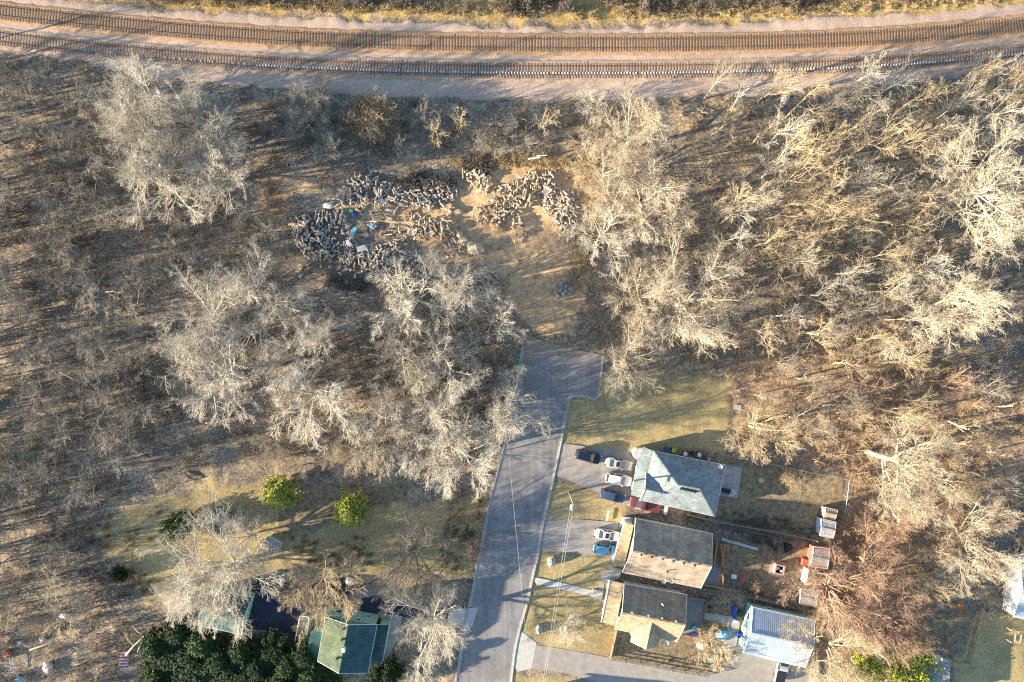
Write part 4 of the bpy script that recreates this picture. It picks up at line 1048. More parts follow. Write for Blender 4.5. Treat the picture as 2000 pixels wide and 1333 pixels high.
vents(h1, [(1333,904,4.3),(1341,919,4.9),(1368,908,4.1)], .12)
for i in range(5):
    q = G(1331+i*6.6, 955+i*1.5, 5.42); mb = MB(); mb.box((q.x,q.y,q.z-.15), (.42,.36,.3), math.radians(-12)); mb.build('roof_vent', M['black_plastic'], h1)
cap = MB()
for a, b_ in ((NW1,RW1),(NE1,RE1),(SE1,RE1),(RW1,RE1)): cap.bar(a+Vector((0,0,.03)), b_+Vector((0,0,.03)), .25, .05)
cap.build('ridge_cap', M['blue_roof'], h1)
stp = MB(); cc = G(1247,884); pts = [cc+Vector((1.15*math.cos(t)-.1, 1.1*math.sin(t), 0)) for t in np.linspace(math.radians(80), math.radians(230), 9)]+[cc+Vector((1.1,-1.0,0)), cc+Vector((1.2,1.0,0))]
stp.prism(pts, 0, 2.4); stp.build('bay_front', M['concrete_pale'], h1)
for k in range(3):
    a = W1[0]+(W1[1]-W1[0])*(.2+.28*k); b_ = a+dS*1.3; window(h1, a, b_, 1.1, 2.2, dN)

def dish(p, lab, grp='satellite dishes'):
    q = G(*p); mb = MB(); mb.tube([q-Vector((0,0,.5)), q+Vector((0,0,.1))], .03, 6)
    e = site('satellite_dish', tuple(q), lab, 'satellite dish', grp); mb.build('mast', M['steel'], e)
    d = MB(); n = 14; b0 = 0
    for k, (rr_, dz) in enumerate(((.02,.0),(.2,.03),(.38,.12))):
        for j in range(n):
            a = 2*math.pi*j/n; d.v.append(tuple(q+Vector((rr_*math.cos(a), rr_*math.sin(a)*.9, .1+dz+rr_*math.sin(a)*-.5))))
    for k in range(2):
        for j in range(n): jj = (j+1)%n; d.f.append((k*n+j, k*n+jj, (k+1)*n+jj, (k+1)*n+j)); d.m.append(0)
    d.build('reflector', M['white_paint'], e)
    return e
dish((1406,912,3.9), 'white satellite dish on the corner of the hip roof', None)
for x, lab in ((1296,'white satellite dish on the brown-tan roof, left of its pair'),(1311,'white satellite dish on the brown-tan roof, right of its pair')): dish((x, 1135, 3.9), lab)
dish((1301,1256,2.2), 'white satellite dish below the eave of the lowest house', None)

# house 2
h2 = house('gable_house', (1300,1070), 'cream house with dark and tan gable roof and an orange wooden deck')
NW2, NE2, SE2, SW2 = G(1241.5,1013.5,3.2), G(1391.4,1042.8,3.2), G(1368.8,1149.3,3.2), G(1215,1118.5,3.2)
RW2, RE2 = G(1236,1077.3,6.9), G(1390.6,1106.5,6.9)
# even out the rectangle
f2 = gable_house(h2, NW2, NE2, SE2, SW2, RW2, RE2, 'cream_siding', 'dark_roof', 'dark_roof')
vents(h2, [(1252+i*20.8, 1083.5+i*4.1, 6.75) for i in range(6)]+[(1303,1116,5.3)], .11)
d2 = (NE2-NW2).normalized(); n2 = (NW2-SW2).normalized()
an = [NW2-n2*1.2-d2*.1, NW2-n2*8.6+d2*.1, NW2-n2*8.6-d2*1.5, NW2-n2*1.2-d2*1.3]
walls(h2, [(p.x,p.y) for p in an], 2.55, 'white_paint', name='front_wall')
MB().slab([Vector((p.x,p.y,z)) for p, z in zip([an[0]+d2*.1, an[1]+d2*.1, an[2]-d2*.25, an[3]-d2*.25], (2.95,2.95,2.6,2.6))]).build('porch_roof', M['tan_roof'], h2)
gd = MB(); g0 = an[2]-d2*.06; g1 = g0+n2*4.6
gd.prism([(p.x,p.y) for p in (g0+n2*.5, g1, g1-d2*.05, g0+n2*.5-d2*.05)], 0, 2.2); dr = gd.build('garage_door', M['white_paint'], h2)
for k in range(3):
    a = f2[0]+(f2[1]-f2[0])*(.25+.25*k); window(h2, a, a+d2*1.2, 1.2, 2.2, n2)
MB().slab([G(1209,1030,.3), G(1236,1034,.3), G(1236,1012,.3), G(1216,1010,.3)], .3).build('front_step', M['concrete_pale'], h2)
# deck
dk = MB()
D0, D1, D2_, D3 = G(1383,1104,.9), G(1412,1109,.9), G(1408,1146,.9), G(1374,1140,.9)
dk.slab([D0, D1, D2_, D3], .12); dk.slab([G(1387,1058,.6), G(1395,1060,.6), G(1387,1106,.6), G(1379,1104,.6)], .1)
dko = dk.build('deck', M['deck_board'], h2)
rl = MB()
def railing(mb, pts, z0, hgt=.95, post=.12, gap=1.1, pick=.14):
    for i in range(len(pts)-1):
        a, b_ = Vector(pts[i]), Vector(pts[i+1]); L_ = (b_-a).length; n = max(1, int(L_/gap))
        for k in range(n+1): p = a.lerp(b_, k/n); mb.box((p.x,p.y,z0), (post,post,hgt+.05), math.radians(-11))
        mb.bar(Vector((a.x,a.y,z0+hgt)), Vector((b_.x,b_.y,z0+hgt)), .16, .05); mb.bar(Vector((a.x,a.y,z0+.12)), Vector((b_.x,b_.y,z0+.12)), .05, .09)
        nn = int(L_/pick)
        for k in range(nn): p = a.lerp(b_, (k+.5)/nn); mb.box((p.x,p.y,z0+.12), (.04,.04,hgt-.12))
railing(rl, [G(1406,1064,.9), D1, D2_, D3], 0, 1.75); sub(dko, rl, 'railing', M['wood_deck'])
for p, q in (((1401,1062),(1394,1104)),((1416,1064),(1408,1108))):
    mb = MB(); mb.bar(G(*p, 1.0), G(*q, 1.0), .22, .5); sub(dko, mb, 'stair_rail', M['wood_deck'])
st_ = MB()
for k in range(9):
    a = G(1402-.9*k, 1063+5*k, .15+.09*k); b_ = G(1414-.9*k, 1065+5*k, .15+.09*k); st_.bar(a, b_, .28, .05)
sub(dko, st_, 'steps', M['wood_grey'])

# house 3
h3 = house('cross_gable_house', (1270,1190), 'low house with brown cross-gabled roof, lowest of the three right of the road')
NW3, NE3, SE3, SW3 = G(1219.5,1140.5,3), G(1341.6,1162,3), G(1321.5,1254.5,3), G(1201,1229.5,3)
RW3, RE3 = G(1215.3,1197,5.5), G(1339,1221,5.5)
f3 = gable_house(h3, NW3, NE3, SE3, SW3, RW3, RE3, 'pale_siding', 'brown_roof', 'tan_roof')  # one roof: shaded north and sunlit south slopes put into two shingle colours
cg0, cg1 = G(1277,1210.5,5.3), G(1268.8,1257.5,4.9); cl = G(1241,1244,3.1); cr_ = G(1290,1256,3.1); vl = G(1245,1222,3.9); vr = G(1294.5,1232,3.9)
d3 = (SE3-SW3).normalized(); n3 = (NW3-SW3).normalized()
pk_ = SW3+d3*5.4-n3*1.5; pk_.z = 4.9; pL = pk_-d3*2.4; pL.z = 3.02; pR = pk_+d3*2.4; pR.z = 3.02
bk = pk_+n3*4.6; bk.z = 4.95; bL = pL+n3*2.2; bL.z = 3.25; bR = pR+n3*2.2; bR.z = 3.25
MB().slab([pL, pk_, bk, bL]).build('roof', M['tan_roof'], h3); MB().slab([pR, pk_, bk, bR]).build('roof', M['tan_roof'], h3)
walls(h3, [pL+d3*.3+n3*.4, pR-d3*.3+n3*.4, pR-d3*.3+n3*2.5, pL+d3*.3+n3*2.5], 2.95, 'pale_siding', [(pL+d3*.3+n3*.4, pR-d3*.3+n3*.4, pk_+n3*.4-Vector((0,0,.2)))])
fascia(h3, [pL, pk_, pR])
pw = [G(1192,1135,3.0), NW3+Vector((0,0,-.02)), SW3+n3*.6+Vector((0,0,-.02)), G(1174.5,1216,2.7)]
MB().slab([Vector((pw[0].x,pw[0].y,2.65)), Vector((pw[1].x,pw[1].y,3.1)), Vector((pw[2].x,pw[2].y,3.1)), Vector((pw[3].x,pw[3].y,2.65))]).build('porch_roof', M['tan_roof'], h3)
fascia(h3, [Vector((pw[0].x,pw[0].y,2.66)), Vector((pw[3].x,pw[3].y,2.66))], t=.3, wd=.14)
walls(h3, shrink(pw, .8), 2.5, 'pale_siding')
vents(h3, [(1234,1196,5.3),(1266,1202,5.3),(1293,1207,5.3),(1320,1213,5.3)], .09, 'white_paint', .2)
mb = MB(); mb.bar(G(1292,1179,4.3), G(1296,1184,4.4), .2, .15); mb.build('roof_vent', M['white_paint'], h3)
for k in range(3):
    a = f3[0]+(f3[1]-f3[0])*(.15+.3*k); window(h3, a, a+d3*1.1, 1.2, 2.2, n3)
MB().slab([G(1158,1152,.35), G(1178,1156,.35), G(1175,1174,.35), G(1156,1168,.35)], .35).build('front_step', M['concrete_pale'], h3)
dk3 = MB(); dk3.slab([G(1340,1166,.5), G(1378,1172,.5), G(1366,1246,.5), G(1328,1240,.5)], .12)
dk3o = dk3.build('deck', M['deck_board'], h3)
mb = MB(); railing(mb, [G(1340,1163,.5), G(1379,1170,.5), G(1372,1203,.5)], 0, 1.4); sub(dk3o, mb, 'railing', M['wood_brown'])
mb = MB(); railing(mb, [G(1370,1212,.5), G(1362,1245,.5), G(1332,1240,.5)], 0, 1.4); sub(dk3o, mb, 'railing', M['wood_brown'])

# garage with metal roof
h4 = house('metal_roof_garage', (1520,1225), 'teal garage with pale blue ribbed metal roof at the bottom', 'garage')
NW4, NE4, SE4, SW4 = G(1471,1186.3,3.1), G(1592,1212,3.1), G(1574,1301,3.1), G(1452.7,1272.5,3.1)
RW4, RE4 = G(1467,1236.7,4.6), G(1590,1262,4.6)
f4 = gable_house(h4, NW4, NE4, SE4, SW4, RW4, RE4, 'teal_siding', 'metal_roof', 'metal_roof', inset=.12)
fascia(h4, [SW4+Vector((-.1,-.12,0)), SE4+Vector((0,-.12,0))], t=.3, wd=.45)
d4 = (NE4-NW4).normalized(); n4 = (NW4-SW4).normalized()
a = f4[0]-n4*2.6; window(h4, a, a+n4*1.3, 1.3, 2.3, -d4)
dd_ = MB(); a = f4[0]-n4*5.2; dd_.prism([(p.x,p.y) for p in (a, a+n4*1.0, a+n4*1.0-d4*.06, a-d4*.06)], 0, 2.05); dd_.build('door', M['white_paint'], h4)
a = f4[0]+d4*2.6; window(h4, a, a+d4*1.4, 1.3, 2.2, n4)

# left green house
h5 = house('green_roof_house', (690,1240), 'mint green house with green gable roof and skylit end wall at lower left')
EW, EE = 4.6, 4.3
tl, tr_, br_, bl = G(635,1205,4.3), G(736.5,1220,4.3), G(719,1315,4.3), G(620,1292,4.3)
r0_, r1_ = G(680,1221,6.3), G(662,1316,6.3)
MB().slab([tl, r0_, r1_, bl]).build('roof', M['green_roof'], h5)
MB().slab([r0_-Vector((0,0,.004)), tr_, br_, r1_-Vector((0,0,.004))]).build('roof', M['teal_roof'], h5)  # same roof, side away from the sun: shade put into the bluer colour
ftn = [G(647,1183), G(740,1201), G(722,1290), G(637,1270)]
u5 = (ftn[1]-ftn[0]).normalized(); 
walls(h5, ftn, 4.15, 'mint_siding', [(ftn[0], ftn[1], ftn[0].lerp(ftn[1],.55)+Vector((0,0,6.05))), (ftn[2], ftn[3], ftn[3].lerp(ftn[2],.5)+Vector((0,0,6.05)))])
fascia(h5, [tl, r0_, tr_, br_, r1_, bl], close=True, t=.16)
nv = Vector((-u5.y, u5.x, 0))
for s0, s1, z0, z1 in ((.16,.30,1.2,2.5),(.36,.44,2.9,3.7),(.46,.56,1.0,1.8),(.62,.72,3.2,4.0),(.78,.86,1.1,1.9)):
    a = ftn[0].lerp(ftn[1], s0); b_ = ftn[0].lerp(ftn[1], s1); window(h5, a, b_, z0, z1, nv)
ch = MB(); q = G(671,1269,6.6); ch.box((q.x,q.y,5.7), (.5,.7,1.3), .1); cho = ch.build('chimney', M['white_paint'], h5)
vents(h5, [(673,1227,6.1),(669,1248,6.0),(659,1285,6.0)], .15)
rw = [G(739,1221,3.0), G(760,1220,3.0), G(746,1296,3.0), G(723,1292,3.0)]
MB().slab(rw).build('wing_roof', M['teal_roof'], h5); fascia(h5, rw, close=True, t=.14); walls(h5, shrink(rw,.35), 2.9, 'mint_siding')
lw = [G(607,1232,3.0), G(636,1238,3.0), G(622,1292,3.0), G(598,1274,3.0)]
MB().slab(lw).build('wing_roof', M['teal_roof'], h5); walls(h5, shrink(lw,.4), 2.9, 'mint_siding')
ld = [G(588,1200,.6), G(606,1203,.6), G(598,1257,.6), G(578,1253,.6)]
d5 = MB().slab(ld).build('deck', M['deck_board'], h5); mb = MB(); railing(mb, ld+[ld[0]], 0, .7+.6, gap=2); sub(d5, mb, 'railing', M['white_paint'])
mb = MB(); q = G(592,1204,.9); mb.box((q.x,q.y,.6),(.35,.9,.5),-.2); tag(mb.build('cooler', M['white_paint']), 'white box on the grey deck of the green-roofed house', 'box')

# left second house below big tree
h6 = house('teal_house', (440,1185), 'teal-sided house hidden under the big pale tree at lower left')
A6, B6, C6, D6 = G(392,1168,3.2), G(486,1156,3.2), G(492,1232,3.2), G(400,1244,3.2)
A6, B6, C6, D6 = G(408,1150,3.2), G(492,1168,3.2), G(472,1240,3.2), G(388,1222,3.2)
gable_house(h6, A6, B6, C6, D6, A6.lerp(D6,.5)+Vector((0,0,1.7)), B6.lerp(C6,.5)+Vector((0,0,1.7)), 'mint_siding', 'teal_roof', 'teal_roof')
vents(h6, [(450,1190,4.7)], .2, 'white_paint')
h7 = house('small_shed', (527,1068), 'small grey shed beside the big pale tree above the blue-black driveway', 'shed')
A7, B7, C7, D7 = G(524,1047,2.3), G(551,1062,2.3), G(540,1083,2.3), G(508,1070,2.3)
gable_house(h7, A7, B7, C7, D7, A7.lerp(D7,.5)+Vector((0,0,.7)), B7.lerp(C7,.5)+Vector((0,0,.7)), 'wood_grey', 'shed_roof', 'shed_roof', inset=.2)
h8 = house('small_shed', (352,1186), 'tiny lean-to with a dark shingle roof left of the teal house', 'shed')
A8, B8, C8, D8 = G(346,1165,1.8), G(376,1172,1.8), G(358,1202,1.8), G(334,1193,1.8)
MB().slab([A8,B8,C8,D8]).build('roof', M['shed_roof'], h8); walls(h8, shrink([A8,B8,C8,D8],.25), 1.75, 'wood_grey')

# small sheds at right
def shed(c, corners, hh_, wall_m, roof_m, lab, rise=.5, nm='small_shed'):
    s = house(nm, c, lab, 'shed'); P = [G(x, y, hh_) for x, y in corners]
    gable_house(s, P[0], P[1], P[2], P[3], P[0].lerp(P[3],.5)+Vector((0,0,rise)), P[1].lerp(P[2],.5)+Vector((0,0,rise)), wall_m, roof_m, roof_m, inset=.15)
    return s, P
s_, P = shed((1618,1005), [(1612,991),(1636,997),(1630,1016),(1609,1012)], 1.9, 'wood_grey', 'tan_roof', 'small pale-roofed coop at the far corner of the fenced back yard', .25, 'chicken_coop')
s_, P = shed((1616,1032), [(1605,1014),(1633,1020),(1627,1052),(1602,1047)], 2.2, 'pale_siding', 'shed_roof', 'grey-roofed shed just below the pale coop', .3)
for k in range(2):
    mb = MB(); q = G(1601-k*1.5, 1020+k*14, 1.0); mb.box((q.x,q.y,.3), (.1,.9,1.0), -.2); mb.build('window_frame', M['white_paint'], s_)
s_, P = shed((1600,1085), [(1590,1068),(1620,1072),(1616,1112),(1582,1106)], 2.3, 'brick_red', 'shed_roof', 'red-walled shed with grey roof beside the fire pit yard', .3)
a = G(1583,1075); 
for k in range(3):
    p = G(1584-k*2.6, 1072+k*11, 0); mb = MB(); mb.box((p.x-.02,p.y,.1), (.12,.12,2.0), -.2); mb.build('corner_trim', M['white_paint'], s_)
s_, P = shed((1585,1128), [(1579,1112),(1605,1120),(1600,1146),(1571,1142)], 2.1, 'white_paint', 'tan_roof', 'white-walled shed with tan roof below the red shed', .5)
s_, P = shed((1580,1165), [(1565,1150),(1598,1156),(1593,1186),(1561,1180)], 2.0, 'wood_grey', 'shed_roof', 'flat grey shed roof half hidden by twigs above the metal garage', .15)
mb = MB(); q = G(1570,1096); mb.box((q.x,q.y,0), (1.2,1.1,1.1), -.2); tag(mb.build('wood_box', M['red_paint']), 'red box against the front of the red-walled shed', 'box')
h9 = house('grey_roof_house', (1825,1300), 'house with grey shingle roof cut by the bottom edge at lower right')
A9, B9, C9, D9 = G(1788,1285,3.0), G(1857,1291,3.0), G(1851,1380,3.0), G(1780,1374,3.0)
MB().slab([A9,B9,C9,D9]).build('roof', M['shed_roof'], h9); walls(h9, shrink([A9,B9,C9,D9],.35), 2.9, 'white_paint')
h10 = house('white_roof_house', (2010,1150), 'pale blue-white roof cut by the right edge of the picture')
A0, B0, C0, D0_ = G(1992,1088,3.0), G(2070,1102,3.0), G(2056,1222,3.0), G(1980,1206,3.0)
gable_house(h10, A0, B0, C0, D0_, A0.lerp(D0_,.5)+Vector((0,0,1.4)), B0.lerp(C0,.5)+Vector((0,0,1.4)), 'white_paint', 'metal_roof', 'metal_roof', inset=.2)
h11 = house('roadside_house', (1060,1400), 'house beyond the bottom edge whose shadow falls on the drive')
A1, B1, C1, D1_ = G(1010,1365,3), G(1120,1385,3), G(1100,1480,3), G(990,1460,3)
gable_house(h11, A1, B1, C1, D1_, A1.lerp(D1_,.5)+Vector((0,0,3)), B1.lerp(C1,.5)+Vector((0,0,3)), 'cream_siding', 'brown_roof', 'brown_roof')

# ------------------------------------------------------------------ fences
def fence(pts, hgt, style, m, lab, gap=2.4):
    P = [G(*p) for p in pts]; t = site('fence', tuple(P[0]), lab, 'fence')
    pan = MB()
    for i in range(len(P)-1):
        a, b_ = P[i], P[i+1]; L_ = (b_-a).length; n = max(1, round(L_/gap)); d = (b_-a).normalized(); nn = Vector((-d.y,d.x,0))
        for k in range(n+(1 if i == len(P)-2 else 0)):
            p = a.lerp(b_, k/n); mb = MB(); mb.box((p.x,p.y,-.1), (.11,.11,hgt+.15), math.atan2(d.y,d.x)); mb.build('post', M[m], t)
        if style == 'board':
            q = int(L_/.16)
            for k in range(q):
                p = a.lerp(b_, (k+.5)/q)+nn*.085; pan.box((p.x,p.y,.04), (.135,.022,hgt-.06+.03*((k*7)%3)), math.atan2(d.y,d.x))
            for z in (.3, hgt-.25): pan.bar(a+Vector((0,0,z))+nn*.05, b_+Vector((0,0,z))+nn*.05, .05, .09)
        elif style == 'rail':
            for z in (.35,.75,hgt-.1): pan.bar(a+Vector((0,0,z))+nn*.07, b_+Vector((0,0,z))+nn*.07, .04, .14)
        else:
            pan.tube([a+Vector((0,0,hgt)), b_+Vector((0,0,hgt))], .035, 6)
            for z in np.arange(.08, hgt, .12): pan.tube([a+Vector((0,0,z)), b_+Vector((0,0,z))], .006, 3)
            q = int(L_/.12)
            for k in range(q): p = a.lerp(b_, (k+.5)/q); pan.tube([p+Vector((0,0,.05)), p+Vector((0,0,hgt))], .006, 3)
    pan.build('panel', M[m], t); return t
fence([(1400,902),(1401,885),(1508,907),(1652,936),(1644,1000)], 1.3, 'link', 'steel', 'grey wire fence around the back yard of the hip-roofed house')
fence([(1340,1004),(1400,1018),(1500,1036),(1590,1054)], 1.5, 'board', 'wood_grey', 'grey board fence between the hip-roofed house and the deck house')
fence([(1372,1146),(1440,1158),(1500,1172),(1556,1186)], 1.5, 'board', 'wood_grey', 'mossy board fence running past the metal-roofed garage')
fence([(1202,1224),(1196,1252),(1189,1284)], 1.6, 'board', 'wood_brown', 'brown board fence at the front corner of the lowest house')
fence([(1189,1284),(1250,1294),(1310,1306),(1384,1318)], 1.2, 'rail', 'wood_grey', 'grey rail fence along the bottom driveway')
fence([(1912,1187),(1900,1228),(1884,1290),(1860,1288)], 1.4, 'rail', 'wood_brown', 'brown split rail fence at lower right')
fence([(298,920),(352,944)], 1.0, 'rail', 'wood_grey', 'fallen grey rail fence at the lower side of the old garden plot')
fence([(1418,1051),(1428,1030),(1512,1048),(1508,1068),(1420,1052)], .6, 'rail', 'wood_grey', 'low grey frame around the vegetable bed behind the deck house')
# wood retaining strip
mb = MB(); mb.bar(G(1410,1053,.2), G(1480,1073,.2), .5, .12); tag(mb.build('plank', M['pale_siding']), 'long pale plank lying in the yard above the deck', 'plank')
mb = MB(); mb.bar(G(1189,997,.3), G(1185,1018,.3), .35, .1); tag(mb.build('plank', M['pale_siding']), 'pale plank standing in the leaf strip between the driveways', 'plank')
mb = MB(); mb.box((*G(1298,994)[:2], 0), (.5,1.4,1.2), -.2); tag(mb.build('storage_box', M['white_paint']), 'white narrow locker beside the hip-roofed house wall', 'box')

# ------------------------------------------------------------------ vehicles
def car_paint(name, c, r=.28):
    m = bpy.data.materials.new(name); m.use_nodes = True; N = m.node_tree.nodes; L = m.node_tree.links; P = N['Principled BSDF']
    no = N.new('ShaderNodeTexNoise'); no.inputs['Scale'].default_value = 3; rp = N.new('ShaderNodeValToRGB')
    rp.color_ramp.elements[0].color = (*[x*.92 for x in c],1); rp.color_ramp.elements[1].color = (*[min(1,x*1.05) for x in c],1)
    L.new(no.outputs['Fac'], rp.inputs['Fac']); L.new(rp.outputs[0], P.inputs['Base Color'])
    P.inputs['Roughness'].default_value = r; P.inputs['Coat Weight'].default_value = .5; P.inputs['Coat Roughness'].default_value = .08
    return m
def loft(sections, m=0, mb=None):
    "sections: list of (x, [(y,z)...]) closed rings"
    mb = mb or MB(); b = len(mb.v); k = len(sections[0][1])
    for x, ring in sections:
        for y, z in ring: mb.v.append((x, y, z))
    for i in range(len(sections)-1):
        for j in range(k):
            jj = (j+1)%k; mb.f.append((b+i*k+j, b+i*k+jj, b+(i+1)*k+jj, b+(i+1)*k+j)); mb.m.append(m)
    mb.f.append(tuple(b+j for j in reversed(range(k)))); mb.m.append(m)
    e = b+(len(sections)-1)*k; mb.f.append(tuple(e+j for j in range(k))); mb.m.append(m)
    return mb
def ring(hw, z0, z1, edge=.12):
    return [(-hw*.9,z0),(hw*.9,z0),(hw,z0+.15),(hw,z1-edge*1.2),(hw-edge,z1-.02),(hw-edge*2.4,z1),(-hw+edge*2.4,z1),(-hw+edge,z1-.02),(-hw,z1-edge*1.2),(-hw,z0+.15)]
def make_vehicle(c, rz, L_, W_, kind, paint, name, lab, cat, grp=None, roof_h=None, roof_mat=None, sunroof=False, hb=.95):
    p = G(c[0], c[1]); e = empty(name, (p.x, p.y, .04), rz, lab, cat, grp)
    hl, hw = L_/2, W_/2
    rh = roof_h or (1.45 if kind == 'sedan' else 1.65)
    def part(mb, nm, m, par=e, smooth=False):
        o = mb.build(nm, m, None, smooth); o.parent = par; return o
    if kind == 'sedan': belt = [(-hl,.72,.55,.58),(-hl+.12,.72,.84,.8),(-hl+.42,.72,.9,.95),(-hl*.62,.75,.95,1),(0,.8,.97,1),(hl*.42,.8,.94,1),(hl*.76,.78,.87,.96),(hl-.28,.7,.78,.86),(hl-.08,.66,.7,.7),(hl,.5,.58,.5)]
    elif kind == 'suv': belt = [(-hl,.7,.7,.66),(-hl+.1,.8,.96,.84),(-hl+.35,.8,1.0,.96),(-hl*.6,.8,1.04,1),(0,.8,1.05,1),(hl*.45,.8,1.03,1),(hl*.78,.7,.96,.96),(hl-.26,.65,.88,.86),(hl-.07,.6,.8,.7),(hl,.5,.62,.5)]
    else: belt = [(-hl,.7,.9,.95),(-hl+.08,.8,1.0,.98),(-hl*.5,.8,1.02,1),(0,.8,1.04,1),(hl*.5,.8,1.05,1),(hl*.85,.7,.98,.96),(hl-.08,.6,.85,.9),(hl,.5,.6,.8)]
    body = loft([(x, ring(hw*wf, .28, zt)) for x, _, zt, wf in belt])
    bo = part(body, 'body', paint, smooth=True)
    m_ = bo.modifiers.new('subdivision', 'SUBSURF'); m_.levels = 1; m_.render_levels = 1
    zb = 1.0 if kind != 'sedan' else .92
    if kind == 'sedan': xs = (-hl*.66, -hl*.36, hl*.12, hl*.44)
    elif kind == 'suv': xs = (-hl*.93, -hl*.78, hl*.12, hl*.46)
    else: xs = (-hl*.12, -hl*.02, hl*.28, hl*.55)
    gw, tw = hw*.93, hw*.76
    g = loft([(xs[0], [(-gw*.93,zb-.06),(gw*.93,zb-.06),(gw*.9,zb),(-gw*.9,zb)]), (xs[1], [(-gw,zb-.06),(gw,zb-.06),(tw,rh-.05),(-tw,rh-.05)]),
              (xs[2], [(-gw,zb-.06),(gw,zb-.06),(tw,rh-.05),(-tw,rh-.05)]), (xs[3], [(-gw*.95,zb-.06),(gw*.95,zb-.06),(gw*.9,zb-.01),(-gw*.9,zb-.01)])])
    part(g, 'windows', M['glass'])
    rf = MB(); rx0, rx1 = xs[1]-.05, xs[2]+.03
    n_ = [(rx0, tw*.86, rh-.05),(rx0+.15, tw*.98, rh-.01),((rx0+rx1)/2, tw*1.0, rh+.03),(rx1-.12, tw*.98, rh-.01),(rx1, tw*.9, rh-.05)]
    rf = loft([(x, [(-w_,z-.06),(w_,z-.06),(w_*.94,z),(-w_*.94,z)]) for x, w_, z in n_])
    ro = part(rf, 'roof', roof_mat or paint)
    if sunroof: mb = MB(); mb.box((rx1-.55,0,rh+.015), (.6,tw*1.25,.02)); o = mb.build('sunroof', M['glass']); o.parent = ro
    pl = MB()
    for s in (-1,1):
        for a, b2 in ((0,1),(2,3)):
            z0_, z1_ = (zb, rh-.04) if a == 0 else (rh-.04, zb)
            pl.bar((xs[a], s*(gw*.92 if a==0 else tw*.98), z0_), (xs[b2], s*(tw*.98 if a==0 else gw*.93), z1_), .09, .07)
        if kind != 'pickup': xm = (xs[1]+xs[2])/2-.05; pl.bar((xm, s*gw*.985, zb), (xm, s*tw*1.0, rh-.03), .1, .05)
    part(pl, 'pillars', paint)
    for s in (-1,1):
        mb = MB(); mb.box((xs[3]-.35, s*(hw+.08), zb-.02), (.16,.2,.14)); part(mb, 'mirror', paint)
        mb = MB(); mb.box((hl-.16, s*(hw*.62), .6), (.24,.34,.16)); part(mb, 'headlight', M['lamp_glass'])
        mb = MB(); mb.box((-hl+.08, s*(hw*.68), .68), (.16,.3,.16)); part(mb, 'tail_light', M['tail_red'])
        for x in (-hl*.6, hl*.62):
            mb = MB(); mb.tube([(x, s*(hw-.2), .32), (x, s*(hw+.0), .32)], .32, 16); wo = part(mb, 'wheel', M['rubber'])
            mb = MB(); mb.tube([(x, s*(hw-.02), .32), (x, s*(hw+.012), .32)], .19, 12); o = mb.build('rim', M['chrome']); o.parent = wo
    if kind == 'pickup':
        mb = MB(); x0, x1 = -hl+.12, xs[0]-.08
        mb.box(((x0+x1)/2, 0, .93), (x1-x0, hw*1.7, .16 if roof_mat is None else .2)); part(mb, 'bed_cover', roof_mat or M['black_plastic'])
    return e
pn = {k: car_paint('paint_'+k, c) for k, c in dict(navy=(.012,.02,.05), white=(.74,.74,.72), silver=(.40,.42,.44), slate=(.05,.09,.16), maroon=(.15,.045,.05), blue=(.08,.33,.50)).items()}
R_ = math.radians
make_vehicle((1148,891), R_(-15), 4.6, 1.9, 'suv', pn['navy'], 'parked_car', 'very dark navy car nearest the road on the upper driveway', 'car', 'cars parked on the driveways')
make_vehicle((1207,905), R_(-11), 4.75, 1.85, 'sedan', pn['silver'], 'parked_car', 'silver sedan nearest the porch, uppermost on the upper driveway', 'car', 'cars parked on the driveways', sunroof=True)
make_vehicle((1207,935), R_(-11), 4.7, 1.9, 'suv', pn['white'], 'parked_car', 'white wagon between the silver sedan and the slate blue car', 'car', 'cars parked on the driveways')
make_vehicle((1195,967), R_(-14), 4.5, 1.85, 'suv', pn['slate'], 'parked_car', 'slate blue hatchback below the white wagon', 'car', 'cars parked on the driveways')
make_vehicle((1258,984), R_(167), 5.6, 1.95, 'pickup', pn['maroon'], 'pickup_truck', 'maroon pickup truck parked under the eave of the hip-roofed house', 'pickup truck', roof_mat=pn['maroon'])
make_vehicle((1186,1043), R_(-10), 4.75, 1.85, 'sedan', pn['white'], 'parked_car', 'white sedan with dark sunroof on the middle driveway', 'car', 'cars parked on the driveways', sunroof=True)
make_vehicle((1181,1071), R_(-8), 4.3, 1.8, 'suv', pn['blue'], 'parked_car', 'bright light blue car on the middle driveway', 'car', 'cars parked on the driveways')
make_vehicle((1524,1302), R_(78), 5.2, 1.9, 'pickup', pn['silver'], 'pickup_truck', 'silver pickup truck in front of the metal-roofed garage', 'pickup truck')

